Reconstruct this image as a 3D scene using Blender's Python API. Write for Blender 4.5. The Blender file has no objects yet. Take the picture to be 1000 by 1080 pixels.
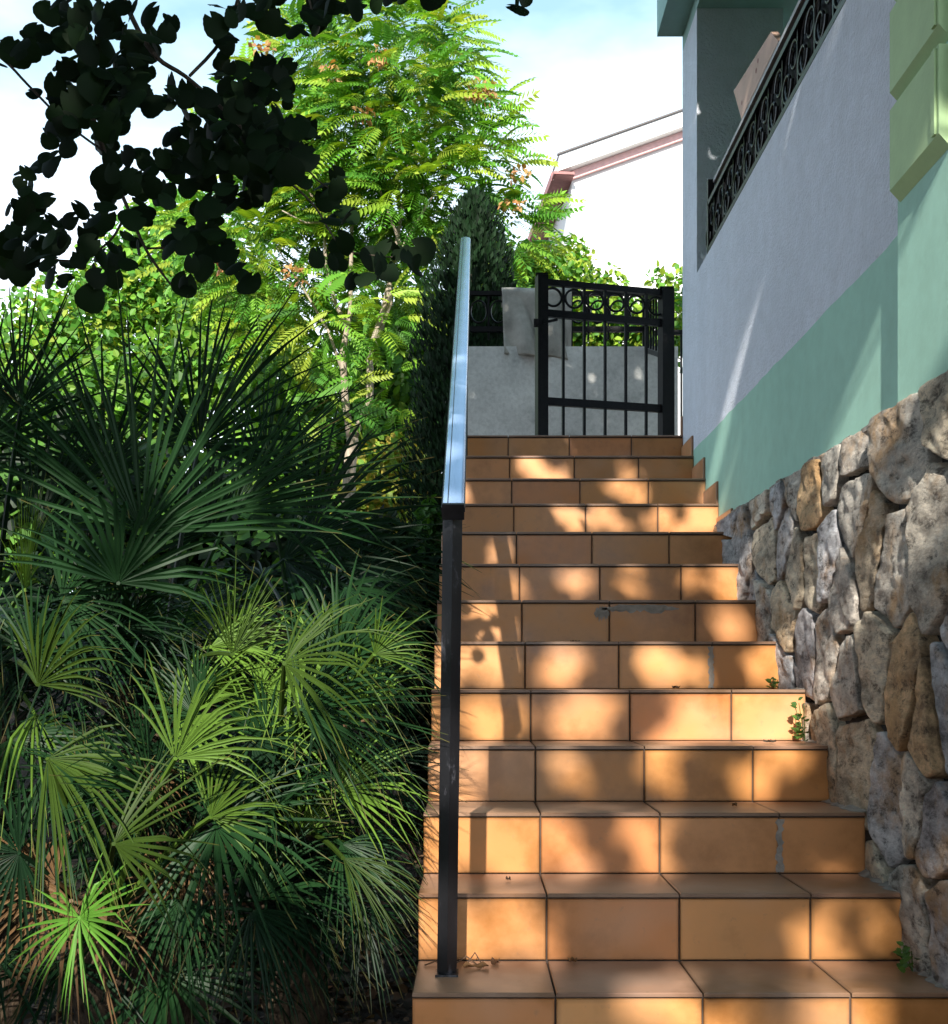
import bpy, bmesh, math, random
import numpy as np
from mathutils import Vector, Matrix
R = math.radians
rng = np.random.default_rng(7)
random.seed(7)
scn = bpy.context.scene

# ------------------------------------------------------------------ camera, sky, sun
F, VX, VY, EYE = 1195.0, 499.0, 719.0, 1.2305
cam_d = bpy.data.cameras.new('camera')
cam = bpy.data.objects.new('camera', cam_d)
scn.collection.objects.link(cam)
cam.location = (0, 0, EYE)
cam.rotation_euler = (R(90), 0, 0)
cam_d.sensor_fit = 'HORIZONTAL'
cam_d.sensor_width = 36
cam_d.lens = 36 * F / 1000
cam_d.shift_x = .001
cam_d.shift_y = (VY - 540) / 1000
cam_d.clip_end = 1000
cam_d.clip_start = .05
scn.camera = cam

SUN = Vector((.17, 1, -.53)).normalized()           # direction the light travels
sun_el = math.asin(-SUN.z)
sun_az = math.atan2(-SUN.x, -SUN.y)
world = bpy.data.worlds.new('World')
scn.world = world
world.use_nodes = True
wn, wl = world.node_tree.nodes, world.node_tree.links
wn.clear()
w_out = wn.new('ShaderNodeOutputWorld')
w_bg = wn.new('ShaderNodeBackground')
w_bg.inputs['Strength'].default_value = .15
sky = wn.new('ShaderNodeTexSky')
sky.sky_type = 'NISHITA'
sky.sun_disc = False
sky.sun_elevation = sun_el
sky.sun_rotation = sun_az
sky.air_density = 1.0
sky.dust_density = 1.0
w_tc = wn.new('ShaderNodeTexCoord')
w_map = wn.new('ShaderNodeMapping')
w_map.inputs['Scale'].default_value = (1, 1, 2.2)
w_map.inputs['Location'].default_value = (.35, .1, .2)
w_no = wn.new('ShaderNodeTexNoise')
w_no.inputs['Scale'].default_value = 2.2
w_no.inputs['Detail'].default_value = 6
w_no.inputs['Roughness'].default_value = .55
w_ra = wn.new('ShaderNodeValToRGB')
w_ra.color_ramp.elements[0].position = .28
w_ra.color_ramp.elements[1].position = .74
w_mx = wn.new('ShaderNodeMix')
w_mx.data_type = 'RGBA'
w_mx.inputs[7].default_value = (7.2, 8.0, 9.0, 1)
wl.new(w_tc.outputs['Generated'], w_map.inputs['Vector'])
wl.new(w_map.outputs['Vector'], w_no.inputs['Vector'])
w_sep = wn.new('ShaderNodeSeparateXYZ')
wl.new(w_tc.outputs['Generated'], w_sep.inputs[0])
w_el = wn.new('ShaderNodeMapRange')          # more haze and cloud low over the horizon
w_el.inputs['From Min'].default_value = .20
w_el.inputs['From Max'].default_value = .52
w_el.inputs['To Min'].default_value = .30
w_el.inputs['To Max'].default_value = -.27
wl.new(w_sep.outputs['Z'], w_el.inputs['Value'])
w_ad = wn.new('ShaderNodeMath')
wl.new(w_no.outputs['Fac'], w_ad.inputs[0])
wl.new(w_el.outputs[0], w_ad.inputs[1])
wl.new(w_ad.outputs[0], w_ra.inputs['Fac'])
wl.new(w_ra.outputs['Color'], w_mx.inputs[0])
w_pale = wn.new('ShaderNodeMix')              # thin high haze over the blue
w_pale.data_type = 'RGBA'
w_pale.inputs[0].default_value = .62
w_pale.inputs[7].default_value = (2.0, 3.3, 3.7, 1)
wl.new(sky.outputs['Color'], w_pale.inputs[6])
wl.new(w_pale.outputs[2], w_mx.inputs[6])
wl.new(w_mx.outputs[2], w_bg.inputs['Color'])
wl.new(w_bg.outputs['Background'], w_out.inputs['Surface'])

sun_d = bpy.data.lights.new('sun', 'SUN')
sun_d.energy = 4.6
sun_d.angle = R(.75)
sun_d.color = (1, .94, .85)
sun_o = bpy.data.objects.new('sun', sun_d)
scn.collection.objects.link(sun_o)
sun_o.rotation_euler = SUN.to_track_quat('-Z', 'Y').to_euler()
sun_o.location = (-3, -12, 9)

scn.view_settings.view_transform = 'Standard'
scn.view_settings.look = 'None'
scn.view_settings.exposure = 1.08
scn.view_settings.gamma = 1
scn.cycles.max_bounces = 8
scn.cycles.transparent_max_bounces = 8


def at(px, py, Y):
    """photo pixel + distance -> world point"""
    return Vector(((px - VX) * Y / F, Y, EYE + (VY - py) * Y / F))


# ------------------------------------------------------------------ helpers
class MB:
    def __init__(s):
        s.v, s.f, s.c, s.m = [], [], [], []
        s.n = 0

    def add(s, v, f, col=(1, 1, 1), mat=0):
        v = np.asarray(v, float).reshape(-1, 3)
        col = np.asarray(col, float)
        if col.ndim == 1:
            col = np.tile(col[:3], (len(v), 1))
        s.v.append(v)
        s.c.append(col[:, :3])
        o = s.n
        s.f += [tuple(int(i) + o for i in q) for q in f]
        s.m += [mat] * len(f)
        s.n += len(v)

    def box(s, a, b, col=(1, 1, 1), mat=0, M=None):
        x0, y0, z0 = a
        x1, y1, z1 = b
        v = [(x0, y0, z0), (x1, y0, z0), (x1, y1, z0), (x0, y1, z0), (x0, y0, z1), (x1, y0, z1), (x1, y1, z1), (x0, y1, z1)]
        if M is not None:
            v = [tuple(M @ Vector(p)) for p in v]
        s.add(v, [(0, 3, 2, 1), (4, 5, 6, 7), (0, 1, 5, 4), (1, 2, 6, 5), (2, 3, 7, 6), (3, 0, 4, 7)], col, mat)

    def bar(s, p, q, w, h, col=(1, 1, 1), mat=0, up=(0, 0, 1)):
        p, q = Vector(p), Vector(q)
        d = (q - p).normalized()
        u = Vector(up)
        sd = d.cross(u)
        if sd.length < 1e-4:
            sd = d.cross(Vector((0, 1, 0)))
        sd.normalize()
        u = sd.cross(d)
        v = []
        for c in (p, q):
            for i, j in ((-1, -1), (1, -1), (1, 1), (-1, 1)):
                v.append(tuple(c + sd * (i * w / 2) + u * (j * h / 2)))
        s.add(v, [(0, 1, 2, 3), (7, 6, 5, 4), (0, 4, 5, 1), (1, 5, 6, 2), (2, 6, 7, 3), (3, 7, 4, 0)], col, mat)

    def tube(s, pts, rad, n=8, col=(1, 1, 1), mat=0, closed=False):
        pts = [Vector(p) for p in pts]
        k = len(pts)
        if np.isscalar(rad):
            rad = [rad] * k
        v, f = [], []
        ref = None
        for i, p in enumerate(pts):
            if closed:
                d = pts[(i + 1) % k] - pts[i - 1]
            else:
                d = pts[min(i + 1, k - 1)] - pts[max(i - 1, 0)]
            d.normalize()
            if ref is None:
                ref = d.orthogonal()
            a = (ref - d * ref.dot(d)).normalized()
            ref = a
            b = d.cross(a)
            for j in range(n):
                t = 2 * math.pi * j / n
                v.append(tuple(p + (a * math.cos(t) + b * math.sin(t)) * rad[i]))
        for i in range(k if closed else k - 1):
            i2 = (i + 1) % k
            for j in range(n):
                j2 = (j + 1) % n
                f.append((i * n + j, i * n + j2, i2 * n + j2, i2 * n + j))
        if not closed:
            f.append(tuple(range(n - 1, -1, -1)))
            f.append(tuple((k - 1) * n + j for j in range(n)))
        s.add(v, f, col, mat)

    def prism(s, poly, off, col=(1, 1, 1), mat=0):
        """poly: list of 3d points, extruded by vector off"""
        n = len(poly)
        off = Vector(off)
        v = [tuple(p) for p in poly] + [tuple(Vector(p) + off) for p in poly]
        f = [tuple(range(n)), tuple(range(2 * n - 1, n - 1, -1))]
        f += [(i, i + n, (i + 1) % n + n, (i + 1) % n) for i in range(n)]
        s.add(v, f, col, mat)

    def inst(s, tv, tf, mats, cols, mat=0):
        """many copies of a template; mats (k,3,4), cols (k,3)"""
        mats = np.asarray(mats)
        tv = np.asarray(tv, float)
        k, n = len(mats), len(tv)
        v = np.einsum('kij,nj->kni', mats[:, :, :3], tv) + mats[:, None, :, 3]
        o = s.n
        s.v.append(v.reshape(-1, 3))
        s.c.append(np.repeat(np.asarray(cols, float)[:, :3], n, axis=0))
        for q in range(k):
            b = o + q * n
            for t in tf:
                s.f.append(tuple(b + i for i in t))
        s.m += [mat] * (k * len(tf))
        s.n += k * n

    def build(s, name, mats, parent=None, smooth=False, recalc=False, origin=None):
        me = bpy.data.meshes.new(name)
        v = np.concatenate(s.v) if s.v else np.zeros((0, 3))
        c = np.concatenate(s.c)
        base = Vector((0, 0, 0))
        if parent is not None:
            w = parent.location.copy()
            pp = parent.parent
            while pp is not None:
                w += pp.location
                pp = pp.parent
            v = v - np.array(w)
        elif origin is not None:
            v = v - np.array(origin)
        me.from_pydata(v.tolist(), [], s.f)
        at_ = me.color_attributes.new('Col', 'FLOAT_COLOR', 'POINT')
        buf = np.ones((len(v), 4), np.float32)
        buf[:, :3] = c
        at_.data.foreach_set('color', buf.ravel())
        if not isinstance(mats, (list, tuple)):
            mats = [mats]
        for m in mats:
            me.materials.append(m)
        me.polygons.foreach_set('material_index', np.array(s.m, np.int32))
        if smooth:
            me.polygons.foreach_set('use_smooth', np.ones(len(s.f), bool))
        if recalc:
            b = bmesh.new()
            b.from_mesh(me)
            bmesh.ops.recalc_face_normals(b, faces=b.faces)
            b.to_mesh(me)
            b.free()
        me.update()
        o = bpy.data.objects.new(name, me)
        scn.collection.objects.link(o)
        if parent is not None:
            o.parent = parent
        elif origin is not None:
            o.location = origin
        return o


def tag(o, label=None, cat=None, group=None, kind=None):
    if label: o['label'] = label
    if cat: o['category'] = cat
    if group: o['group'] = group
    if kind: o['kind'] = kind
    return o


def thing(name, label, cat, loc=(0, 0, 0), group=None):
    o = bpy.data.objects.new(name, None)
    o.empty_display_size = .1
    o.location = loc
    scn.collection.objects.link(o)
    return tag(o, label, cat, group)


def rot_to(axis, normal):
    """3x3 with columns side, axis, normal"""
    a = Vector(axis).normalized()
    n = Vector(normal)
    n = n - a * n.dot(a)
    if n.length < 1e-5:
        n = a.orthogonal()
    n.normalize()
    s_ = a.cross(n)
    return np.array([[s_.x, a.x, n.x], [s_.y, a.y, n.y], [s_.z, a.z, n.z]])


def m34(rot, pos, sc=1.0):
    m = np.zeros((3, 4))
    m[:, :3] = rot * sc
    m[:, 3] = pos
    return m


# ------------------------------------------------------------------ materials
def mat_new(name):
    m = bpy.data.materials.new(name)
    m.use_nodes = True
    nt = m.node_tree
    nt.nodes.clear()
    out = nt.nodes.new('ShaderNodeOutputMaterial')
    p = nt.nodes.new('ShaderNodeBsdfPrincipled')
    nt.links.new(p.outputs[0], out.inputs[0])
    return m, nt, p, out


def noise(nt, scale, detail=4, rough=.5, vec=None, stretch=None, coord='Object'):
    tc = nt.nodes.new('ShaderNodeTexCoord')
    n = nt.nodes.new('ShaderNodeTexNoise')
    n.inputs['Scale'].default_value = scale
    n.inputs['Detail'].default_value = detail
    n.inputs['Roughness'].default_value = rough
    if stretch:
        mp = nt.nodes.new('ShaderNodeMapping')
        mp.inputs['Scale'].default_value = stretch
        nt.links.new(tc.outputs[coord], mp.inputs[0])
        nt.links.new(mp.outputs[0], n.inputs['Vector'])
    else:
        nt.links.new(tc.outputs[coord], n.inputs['Vector'])
    return n


def ramp(nt, src, stops):
    r = nt.nodes.new('ShaderNodeValToRGB')
    e = r.color_ramp.elements
    while len(e) < len(stops):
        e.new(.5)
    for k, (p, c) in enumerate(stops):
        e[k].position = p
        e[k].color = (*c, 1) if len(c) == 3 else c
    nt.links.new(src, r.inputs[0])
    return r


def mix(nt, fac, a, b, mode='MIX'):
    m = nt.nodes.new('ShaderNodeMix')
    m.data_type = 'RGBA'
    m.blend_type = mode
    for sock, val in ((0, fac), (6, a), (7, b)):
        if hasattr(val, 'is_output'):
            nt.links.new(val, m.inputs[sock])
        elif sock == 0:
            m.inputs[0].default_value = val
        else:
            m.inputs[sock].default_value = (*val[:3], 1)
    return m.outputs[2]


def bump(nt, p, h, strength, dist):
    b = nt.nodes.new('ShaderNodeBump')
    b.inputs['Strength'].default_value = strength
    b.inputs['Distance'].default_value = dist
    nt.links.new(h, b.inputs['Height'])
    nt.links.new(b.outputs[0], p.inputs['Normal'])
    return b


def attr(nt):
    a = nt.nodes.new('ShaderNodeAttribute')
    a.attribute_name = 'Col'
    return a.outputs['Color']


def m_stucco(name, col, sc=90, strength=.5, stain=.12, rough=.9, dist=.006):
    m, nt, p, _ = mat_new(name)
    n1 = noise(nt, sc, 5, .6)
    n2 = noise(nt, 1.6, 5, .6, stretch=(1, 1, .35))
    n3 = noise(nt, 14, 4, .6)
    d = tuple(c * (1 - stain * 2) for c in col)
    r = ramp(nt, n2.outputs['Fac'], [(.35, d), (.62, col)])
    r3 = ramp(nt, n3.outputs['Fac'], [(.3, (.90, .90, .89)), (.7, (1, 1, 1))])
    nt.links.new(mix(nt, 1.0, r.outputs[0], r3.outputs[0], 'MULTIPLY'), p.inputs['Base Color'])
    p.inputs['Roughness'].default_value = rough
    bump(nt, p, n1.outputs['Fac'], strength, dist)
    return m


def m_flat(name, col, rough=.5, metal=0.0, var=.1, sc=12, bsc=None, bstr=.2):
    m, nt, p, _ = mat_new(name)
    n = noise(nt, sc, 4)
    r = ramp(nt, n.outputs['Fac'], [(.3, tuple(c * (1 - var) for c in col)), (.7, tuple(min(1, c * (1 + var)) for c in col))])
    nt.links.new(r.outputs[0], p.inputs['Base Color'])
    p.inputs['Roughness'].default_value = rough
    p.inputs['Metallic'].default_value = metal
    if max(col) < .01: p.inputs['Specular IOR Level'].default_value = .25
    if bsc:
        n2 = noise(nt, bsc, 4)
        bump(nt, p, n2.outputs['Fac'], bstr, .004)
    return m


def m_leaf(name, rough=.5, trans=.3, tint=(1, 1, 1), spec=.4, tsat=(1.25, 1.15, .35)):
    m, nt, p, out = mat_new(name)
    a = attr(nt)
    c = mix(nt, 1.0, a, tint, 'MULTIPLY')
    nt.links.new(c, p.inputs['Base Color'])
    p.inputs['Roughness'].default_value = rough
    p.inputs['Specular IOR Level'].default_value = spec
    t = nt.nodes.new('ShaderNodeBsdfTranslucent')
    ct = mix(nt, 1.0, c, tsat, 'MULTIPLY')
    nt.links.new(ct, t.inputs['Color'])
    ms = nt.nodes.new('ShaderNodeMixShader')
    ms.inputs[0].default_value = trans
    nt.links.new(p.outputs[0], ms.inputs[1])
    nt.links.new(t.outputs[0], ms.inputs[2])
    nt.links.new(ms.outputs[0], out.inputs[0])
    return m


def m_tile():
    m, nt, p, _ = mat_new('terracotta_tile')
    a = attr(nt)
    n1 = noise(nt, 5, 6, .6)
    n2 = noise(nt, 38, 4, .6)
    n3 = noise(nt, 2.3, 3, .5)
    r1 = ramp(nt, n1.outputs['Fac'], [(.28, (.58, .52, .38)), (.52, (1, 1, 1)), (.78, (1.15, 1.08, 1.0))])
    c = mix(nt, 1.0, a, r1.outputs[0], 'MULTIPLY')
    r2 = ramp(nt, n2.outputs['Fac'], [(.64, (0, 0, 0)), (.78, (.5, .5, .5))])
    c = mix(nt, r2.outputs[0], c, (.22, .13, .07))
    # pale lime dust
    r3 = ramp(nt, n3.outputs['Fac'], [(.55, (0, 0, 0)), (.75, (.28, .28, .28))])
    c = mix(nt, r3.outputs[0], c, (.55, .42, .33))
    nt.links.new(c, p.inputs['Base Color'])
    rr = ramp(nt, n1.outputs['Fac'], [(.3, (.28, .28, .28)), (.7, (.5, .5, .5))])
    nt.links.new(rr.outputs[0], p.inputs['Roughness'])
    bump(nt, p, n2.outputs['Fac'], .12, .003)
    return m


def m_stone():
    m, nt, p, _ = mat_new('schist_stone')
    a = attr(nt)
    n1 = noise(nt, 9, 9, .72, stretch=(1, .5, 1.1))
    n2 = noise(nt, 30, 8, .75, stretch=(1, .5, 1.0))
    n3 = noise(nt, 4.2, 6, .65)
    n4 = noise(nt, 85, 5, .7, stretch=(1, .5, 1))
    r1 = ramp(nt, n1.outputs['Fac'], [(.36, (.34, .32, .31)), (.48, (.95, .93, .91)), (.62, (1.6, 1.57, 1.52))])
    c = mix(nt, 1.0, a, r1.outputs[0], 'MULTIPLY')
    r3 = ramp(nt, n3.outputs['Fac'], [(.51, (0, 0, 0)), (.63, (.75, .75, .75))])
    c = mix(nt, r3.outputs[0], c, (.46, .27, .115))
    r2 = ramp(nt, n2.outputs['Fac'], [(.36, (.22, .21, .20)), (.47, (1, 1, 1)), (.68, (1.3, 1.3, 1.3))])
    c = mix(nt, 1.0, c, r2.outputs[0], 'MULTIPLY')
    nt.links.new(c, p.inputs['Base Color'])
    p.inputs['Roughness'].default_value = .75
    ad = nt.nodes.new('ShaderNodeMath')
    ad.operation = 'MULTIPLY_ADD'
    ad.inputs[1].default_value = .35
    nt.links.new(n4.outputs['Fac'], ad.inputs[0])
    nt.links.new(n2.outputs['Fac'], ad.inputs[2])
    bump(nt, p, ad.outputs[0], 1.0, .03)
    return m


def m_soil():
    m, nt, p, _ = mat_new('garden_soil')
    n1 = noise(nt, 6, 8, .65)
    n2 = noise(nt, 60, 5, .7)
    r = ramp(nt, n1.outputs['Fac'], [(.3, (.018, .012, .008)), (.6, (.05, .032, .02)), (.8, (.09, .055, .034))])
    nt.links.new(r.outputs[0], p.inputs['Base Color'])
    p.inputs['Roughness'].default_value = .95
    bump(nt, p, n2.outputs['Fac'], .8, .03)
    return m


def m_concrete():
    m, nt, p, _ = mat_new('old_concrete')
    n1 = noise(nt, 3.5, 8, .65)
    n2 = noise(nt, 45, 5, .6)
    r = ramp(nt, n1.outputs['Fac'], [(.28, (.27, .28, .27)), (.42, (.50, .50, .48)), (.75, (.66, .66, .63))])
    r2 = ramp(nt, n2.outputs['Fac'], [(.3, (.8, .8, .8)), (.6, (1, 1, 1))])
    nt.links.new(mix(nt, 1.0, r.outputs[0], r2.outputs[0], 'MULTIPLY'), p.inputs['Base Color'])
    p.inputs['Roughness'].default_value = .92
    bump(nt, p, n2.outputs['Fac'], .4, .006)
    return m


def m_towel():
    m, nt, p, _ = mat_new('towel_cloth')
    n1 = noise(nt, 9, 5, .6)
    n2 = noise(nt, 220, 2, .5)
    r = ramp(nt, n1.outputs['Fac'], [(.3, (.21, .20, .18)), (.7, (.37, .35, .31))])
    nt.links.new(r.outputs[0], p.inputs['Base Color'])
    p.inputs['Roughness'].default_value = 1
    bump(nt, p, n2.outputs['Fac'], .7, .006)
    return m


def m_bark(name, a, b, sc=(14, 14, 3)):
    m, nt, p, _ = mat_new(name)
    n1 = noise(nt, 3, 7, .65, stretch=sc)
    r = ramp(nt, n1.outputs['Fac'], [(.3, a), (.7, b)])
    nt.links.new(r.outputs[0], p.inputs['Base Color'])
    p.inputs['Roughness'].default_value = .9
    bump(nt, p, n1.outputs['Fac'], .8, .02)
    return m


M_TILE = m_tile()
M_GROUT = m_flat('grout', (.07, .05, .04), .95, var=.35, sc=20)
M_CEMENT = m_flat('cement', (.26, .23, .20), .95, var=.3, sc=25, bsc=90, bstr=.8)
M_STONE = m_stone()
M_MORTAR = m_flat('dark_joint', (.03, .026, .022), 1, var=.4, sc=20)
M_WHITE = m_stucco('white_roughcast', (.75, .80, .90), 70, .95, .05, dist=.012)
M_WHITE2 = m_stucco('white_render', (.72, .73, .76), 140, .25, .04)
M_GREEN = m_stucco('sea_green_paint', (.38, .66, .54), 60, .12, .06, .75)
M_QUOIN = m_stucco('quoin_green_paint', (.50, .70, .37), 60, .15, .08, .7)
M_TEAL = m_stucco('teal_paint', (.30, .50, .47), 60, .1, .05, .7)
M_IRON = m_flat('black_iron', (.005, .005, .006), .34, var=.4, sc=40, bsc=120, bstr=.25)
def m_post():
    m, nt, p, _ = mat_new('scuffed_black_paint')
    n1 = noise(nt, 9, 8, .75, stretch=(1, 1, .5))
    r = ramp(nt, n1.outputs['Fac'], [(.3, (.005, .005, .006)), (.56, (.010, .010, .012)), (.66, (.10, .10, .115)), (.8, (.16, .12, .10))])
    nt.links.new(r.outputs[0], p.inputs['Base Color'])
    p.inputs['Roughness'].default_value = .4
    bump(nt, p, n1.outputs['Fac'], .3, .004)
    return m
M_POST = m_post()
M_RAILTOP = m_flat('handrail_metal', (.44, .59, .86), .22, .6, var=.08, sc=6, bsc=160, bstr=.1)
M_CAP = m_flat('grey_cap', (.42, .42, .43), .6, var=.15)
M_BOARD = m_flat('pink_board', (.56, .38, .30), .7, var=.12, sc=8, bsc=60, bstr=.2)
M_CONC = m_concrete()
M_TOWEL = m_towel()
M_SOIL = m_soil()
M_PALM = m_leaf('palm_leaf', .45, .22, spec=.14)
M_VINE = m_leaf('vine_leaf', .6, .28, spec=.12)
M_TREE = m_leaf('tree_leaf', .5, .35, spec=.3)
M_CYP = m_leaf('conifer_leaf', .7, .1, spec=.2)
M_PALEBARK = m_bark('pale_bark', (.22, .17, .12), (.46, .39, .31))
M_DARKBARK = m_bark('dark_bark', (.035, .026, .018), (.10, .075, .05))
M_FIBRE = m_bark('palm_fibre', (.03, .02, .012), (.12, .08, .045), (20, 20, 6))
M_HOUSEWHITE = m_stucco('far_house_white', (.80, .79, .78), 30, .1, .02)
M_PINK = m_flat('pink_trim', (.72, .44, .42), .7, var=.1)
M_SOFFIT = m_flat('brown_soffit', (.32, .14, .13), .7, var=.15)
M_ROOF = m_flat('roof_edge', (.10, .09, .09), .7)
M_GLASS = m_flat('dark_glass', (.02, .025, .03), .1)
M_LITTER = m_leaf('dry_leaf', .8, .1)

# ------------------------------------------------------------------ ground
T, H = .30, .172
def SY(i): return (i + 7.679) * T
def SZ(i): return (i + 2) * H
XL = -.142
def XR(i): return 1.112 + .04 * min(max((i - 4) / 6, 0), 1)

def terrain(x, y):
    g = np.clip((y - 4.3) / 4.7, 0, 1)
    h = 1.9 * g * g * (3 - 2 * g) + np.clip(y - 9, 0, 60) * .03
    return h + .03 * np.sin(x * 3.1 + y * 1.3) * np.clip(y - 2.5, 0, 1)

xs = np.concatenate([np.linspace(-300, -9, 14), np.linspace(-8, 8, 65), np.linspace(9, 300, 14)])
ys = np.concatenate([np.linspace(-300, -4, 10), np.linspace(-3, 14, 69), np.linspace(16, 500, 18)])
gx, gy = np.meshgrid(xs, ys)
gz = terrain(gx, gy)
mb = MB()
nx = len(xs)
fs = [(r_ * nx + c_, r_ * nx + c_ + 1, (r_ + 1) * nx + c_ + 1, (r_ + 1) * nx + c_) for r_ in range(len(ys) - 1) for c_ in range(nx - 1)]
mb.add(np.stack([gx, gy, gz], -1).reshape(-1, 3), fs)
tag(mb.build('ground', M_SOIL, smooth=True), kind='structure')

# ------------------------------------------------------------------ staircase
stair = thing('staircase', 'terracotta tiled outdoor staircase climbing beside the stone wall', 'staircase', (.5, SY(-1), 0))
TILE_COLS = [(.53, .235, .074), (.49, .212, .060), (.54, .25, .082), (.52, .208, .066), (.47, .205, .054), (.55, .245, .085)]

def tile_face(mb, o, ex, ey, en, w, h, th, col, ch=.0022):
    """a tile: rectangle o + ex*w + ey*h, thickness th along en (outward), chamfered outer edge"""
    o, ex, ey, en = map(Vector, (o, ex, ey, en))
    v, cs = [], []
    col = np.array(col)
    for d, ins, k in ((0, 0, .5), (th - ch, 0, .55), (th, ch, .74), (th, ch + random.uniform(.004, .012), 1)):
        for a, b in ((ins, ins), (w - ins, ins), (w - ins, h - ins), (ins, h - ins)):
            v.append(tuple(o + ex * a + ey * b + en * d))
            cs.append(col * k * random.uniform(.93, 1.05))
    f = [(12, 13, 14, 15)]
    for l in (0, 4, 8):
        f += [(l + k, l + (k + 1) % 4, l + 4 + (k + 1) % 4, l + 4 + k) for k in range(4)]
    f.append((3, 2, 1, 0))
    mb.add(v, f, cs)

JX = [.191, .527, .865]
G = .0022
for i in range(-1, 14):
    y0, y1 = SY(i), SY(i + 1)
    if i == 13: y1 = 7.598
    z0, z1 = SZ(i - 1), SZ(i)
    xr = XR(i)
    core = MB()
    core.box((XL + .006, y0 + .0085, -.2), (xr + .02, y1 + (.0085 if i < 13 else 0), z1 - .0095))
    st = core.build('step', M_GROUT, stair)
    ri, tr = MB(), MB()
    edges = [XL] + [j + random.uniform(-.003, .003) for j in JX] + [xr]
    for a, b in zip(edges[:-1], edges[1:]):
        col = np.array(random.choice(TILE_COLS)) * random.uniform(.86, 1.12)
        tilt = Vector((0, -1, random.uniform(-.004, .004))).normalized()
        tile_face(ri, (a + G, y0 + .0095, z0 + .001), (1, 0, 0), (0, 0, 1), tilt, b - a - 2 * G, H - .0155, .0095, col)
    rows = [(y0 - .003, y1)]
    if i == 13:
        rows = [(y0 - .003, y0 + T), (y0 + T, y0 + 2 * T), (y0 + 2 * T, y0 + 3 * T), (y0 + 3 * T, y1)]
    for (ya, yb) in rows:
        for a, b in zip(edges[:-1], edges[1:]):
            col = np.array(random.choice(TILE_COLS)) * random.uniform(.85, 1.0)
            col = col * .5 + np.array((.32, .25, .215)) * .5  # treads greyed for dust and for sky reflection put into the colour
            tile_face(tr, (a + G, ya, z1 - .0095), (1, 0, 0), (0, 1, 0), (0, 0, 1), b - a - 2 * G, yb - ya - 2 * G, .0095, col)
        if i == 13:
            tile_face(tr, (xr + G, ya, z1 - .0095), (1, 0, 0), (0, 1, 0), (0, 0, 1), .34, yb - ya - 2 * G, .0095, TILE_COLS[0])
    ri.build('riser', M_TILE, st)
    tr.build('tread', M_TILE, st)
for i in range(9, 14):
    sk = MB()
    y1 = SY(i + 1) if i < 13 else 6.215
    tile_face(sk, (1.1495, SY(i) + .004, SZ(i) + .0005), (0, 1, 0), (0, 0, 1), (-1, 0, 0), y1 - SY(i) - .006 if i < 13 else .02, .105, .011, np.array((.56, .28, .14)))
    sk.build('skirting_tile', M_TILE, stair)
# rough cement along the wall side of the lower treads
for i in range(-1, 8):
    ce = MB()
    n = 14
    v = []
    yA, yB = SY(i) + .002, SY(i + 1) + .004
    wv = random.uniform(.016, .04) if i < 5 else .012
    for k in range(n + 1):
        y = yA + (yB - yA) * k / n
        w_ = wv * (.5 + .8 * random.random()) * (1.0 if k else .4)
        hgt = random.uniform(.008, .03)
        x_ = XR(i) + .015
        v += [(x_ - w_ - .01, y, SZ(i) + .001), (x_ - w_ * .5, y, SZ(i) + hgt * .5), (x_ + .03, y, SZ(i) + hgt + .006)]
    f = []
    for k in range(n):
        for q in range(2):
            f.append((k * 3 + q, k * 3 + q + 1, k * 3 + q + 4, k * 3 + q + 3))
    ce.add(v, f)
    ce.build('cement_edge', M_CEMENT, stair)
# worn mortar patches left on a few risers
def patch(i, x0, x1, za, zb, seed):
    r_ = random.Random(seed)
    n = 22
    y = SY(i) - .0018
    top, bot = [], []
    for k in range(n + 1):
        x = x0 + (x1 - x0) * k / n
        e = min(1, 4 * min(k, n - k) / n + .15)
        mid = (za + zb) / 2
        top.append((x, y, SZ(i - 1) + mid + (zb - mid) * e * r_.uniform(.6, 1)))
        bot.append((x, y, SZ(i - 1) + mid + (za - mid) * e * r_.uniform(.2, 1)))
    v = top + bot
    pm_ = MB()
    pm_.add(v, [(k, k + 1, n + 2 + k, n + 1 + k) for k in range(n)])
    pm_.build('mortar_patch', M_CEMENT, stair)
    
patch(7, .50, .80, .118, .156, 3)
patch(7, .47, .53, .085, .15, 4)
def vpatch(i, x, seed):
    r_ = random.Random(seed)
    n = 16
    y = SY(i) - .0018
    v = []
    for k in range(n + 1):
        z = SZ(i - 1) + .004 + .15 * k / n
        v += [(x - r_.uniform(.004, .014), y, z), (x + r_.uniform(.004, .014), y, z)]
    pm_ = MB()
    pm_.add(v, [(2 * k, 2 * k + 1, 2 * k + 3, 2 * k + 2) for k in range(n)])
    pm_.build('mortar_patch', M_CEMENT, stair)
vpatch(3, .867, 5)
vpatch(6, .862, 6)

# ------------------------------------------------------------------ house on the right
XW = 1.15
house = thing('house', 'pale house with sea green band, stone plinth and iron balcony beside the stairs', 'house', (XW, 4.5, 0))
b = MB()
b.box((XW, 3.0, 2.435), (XW + .12, 5.82, 3.33))
b.box((XW, 5.82, 2.435), (1.593, 6.22, 4.69))
b.build('wall', M_WHITE, house)
b = MB()
b.box((XW, 2.9, -.2), (1.6, 6.22, 2.435))
for k in range(60):
    ya, yb = 3.0 + k * .0536, 3.0 + (k + 1) * .0536
    wv = lambda y: 2.436 + .003 * math.sin(y * 9) + .002 * math.sin(y * 31) + .0015 * math.sin(y * 83)
    b.add([(1.1497, ya, 2.40), (1.1497, yb, 2.40), (1.1497, yb, wv(yb)), (1.1497, ya, wv(ya))], [(0, 3, 2, 1)])
b.build('green_band', M_GREEN, house)
b = MB()
b.box((1.110, 2.60, 1.945), (1.149, 2.961, 5.2))
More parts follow.
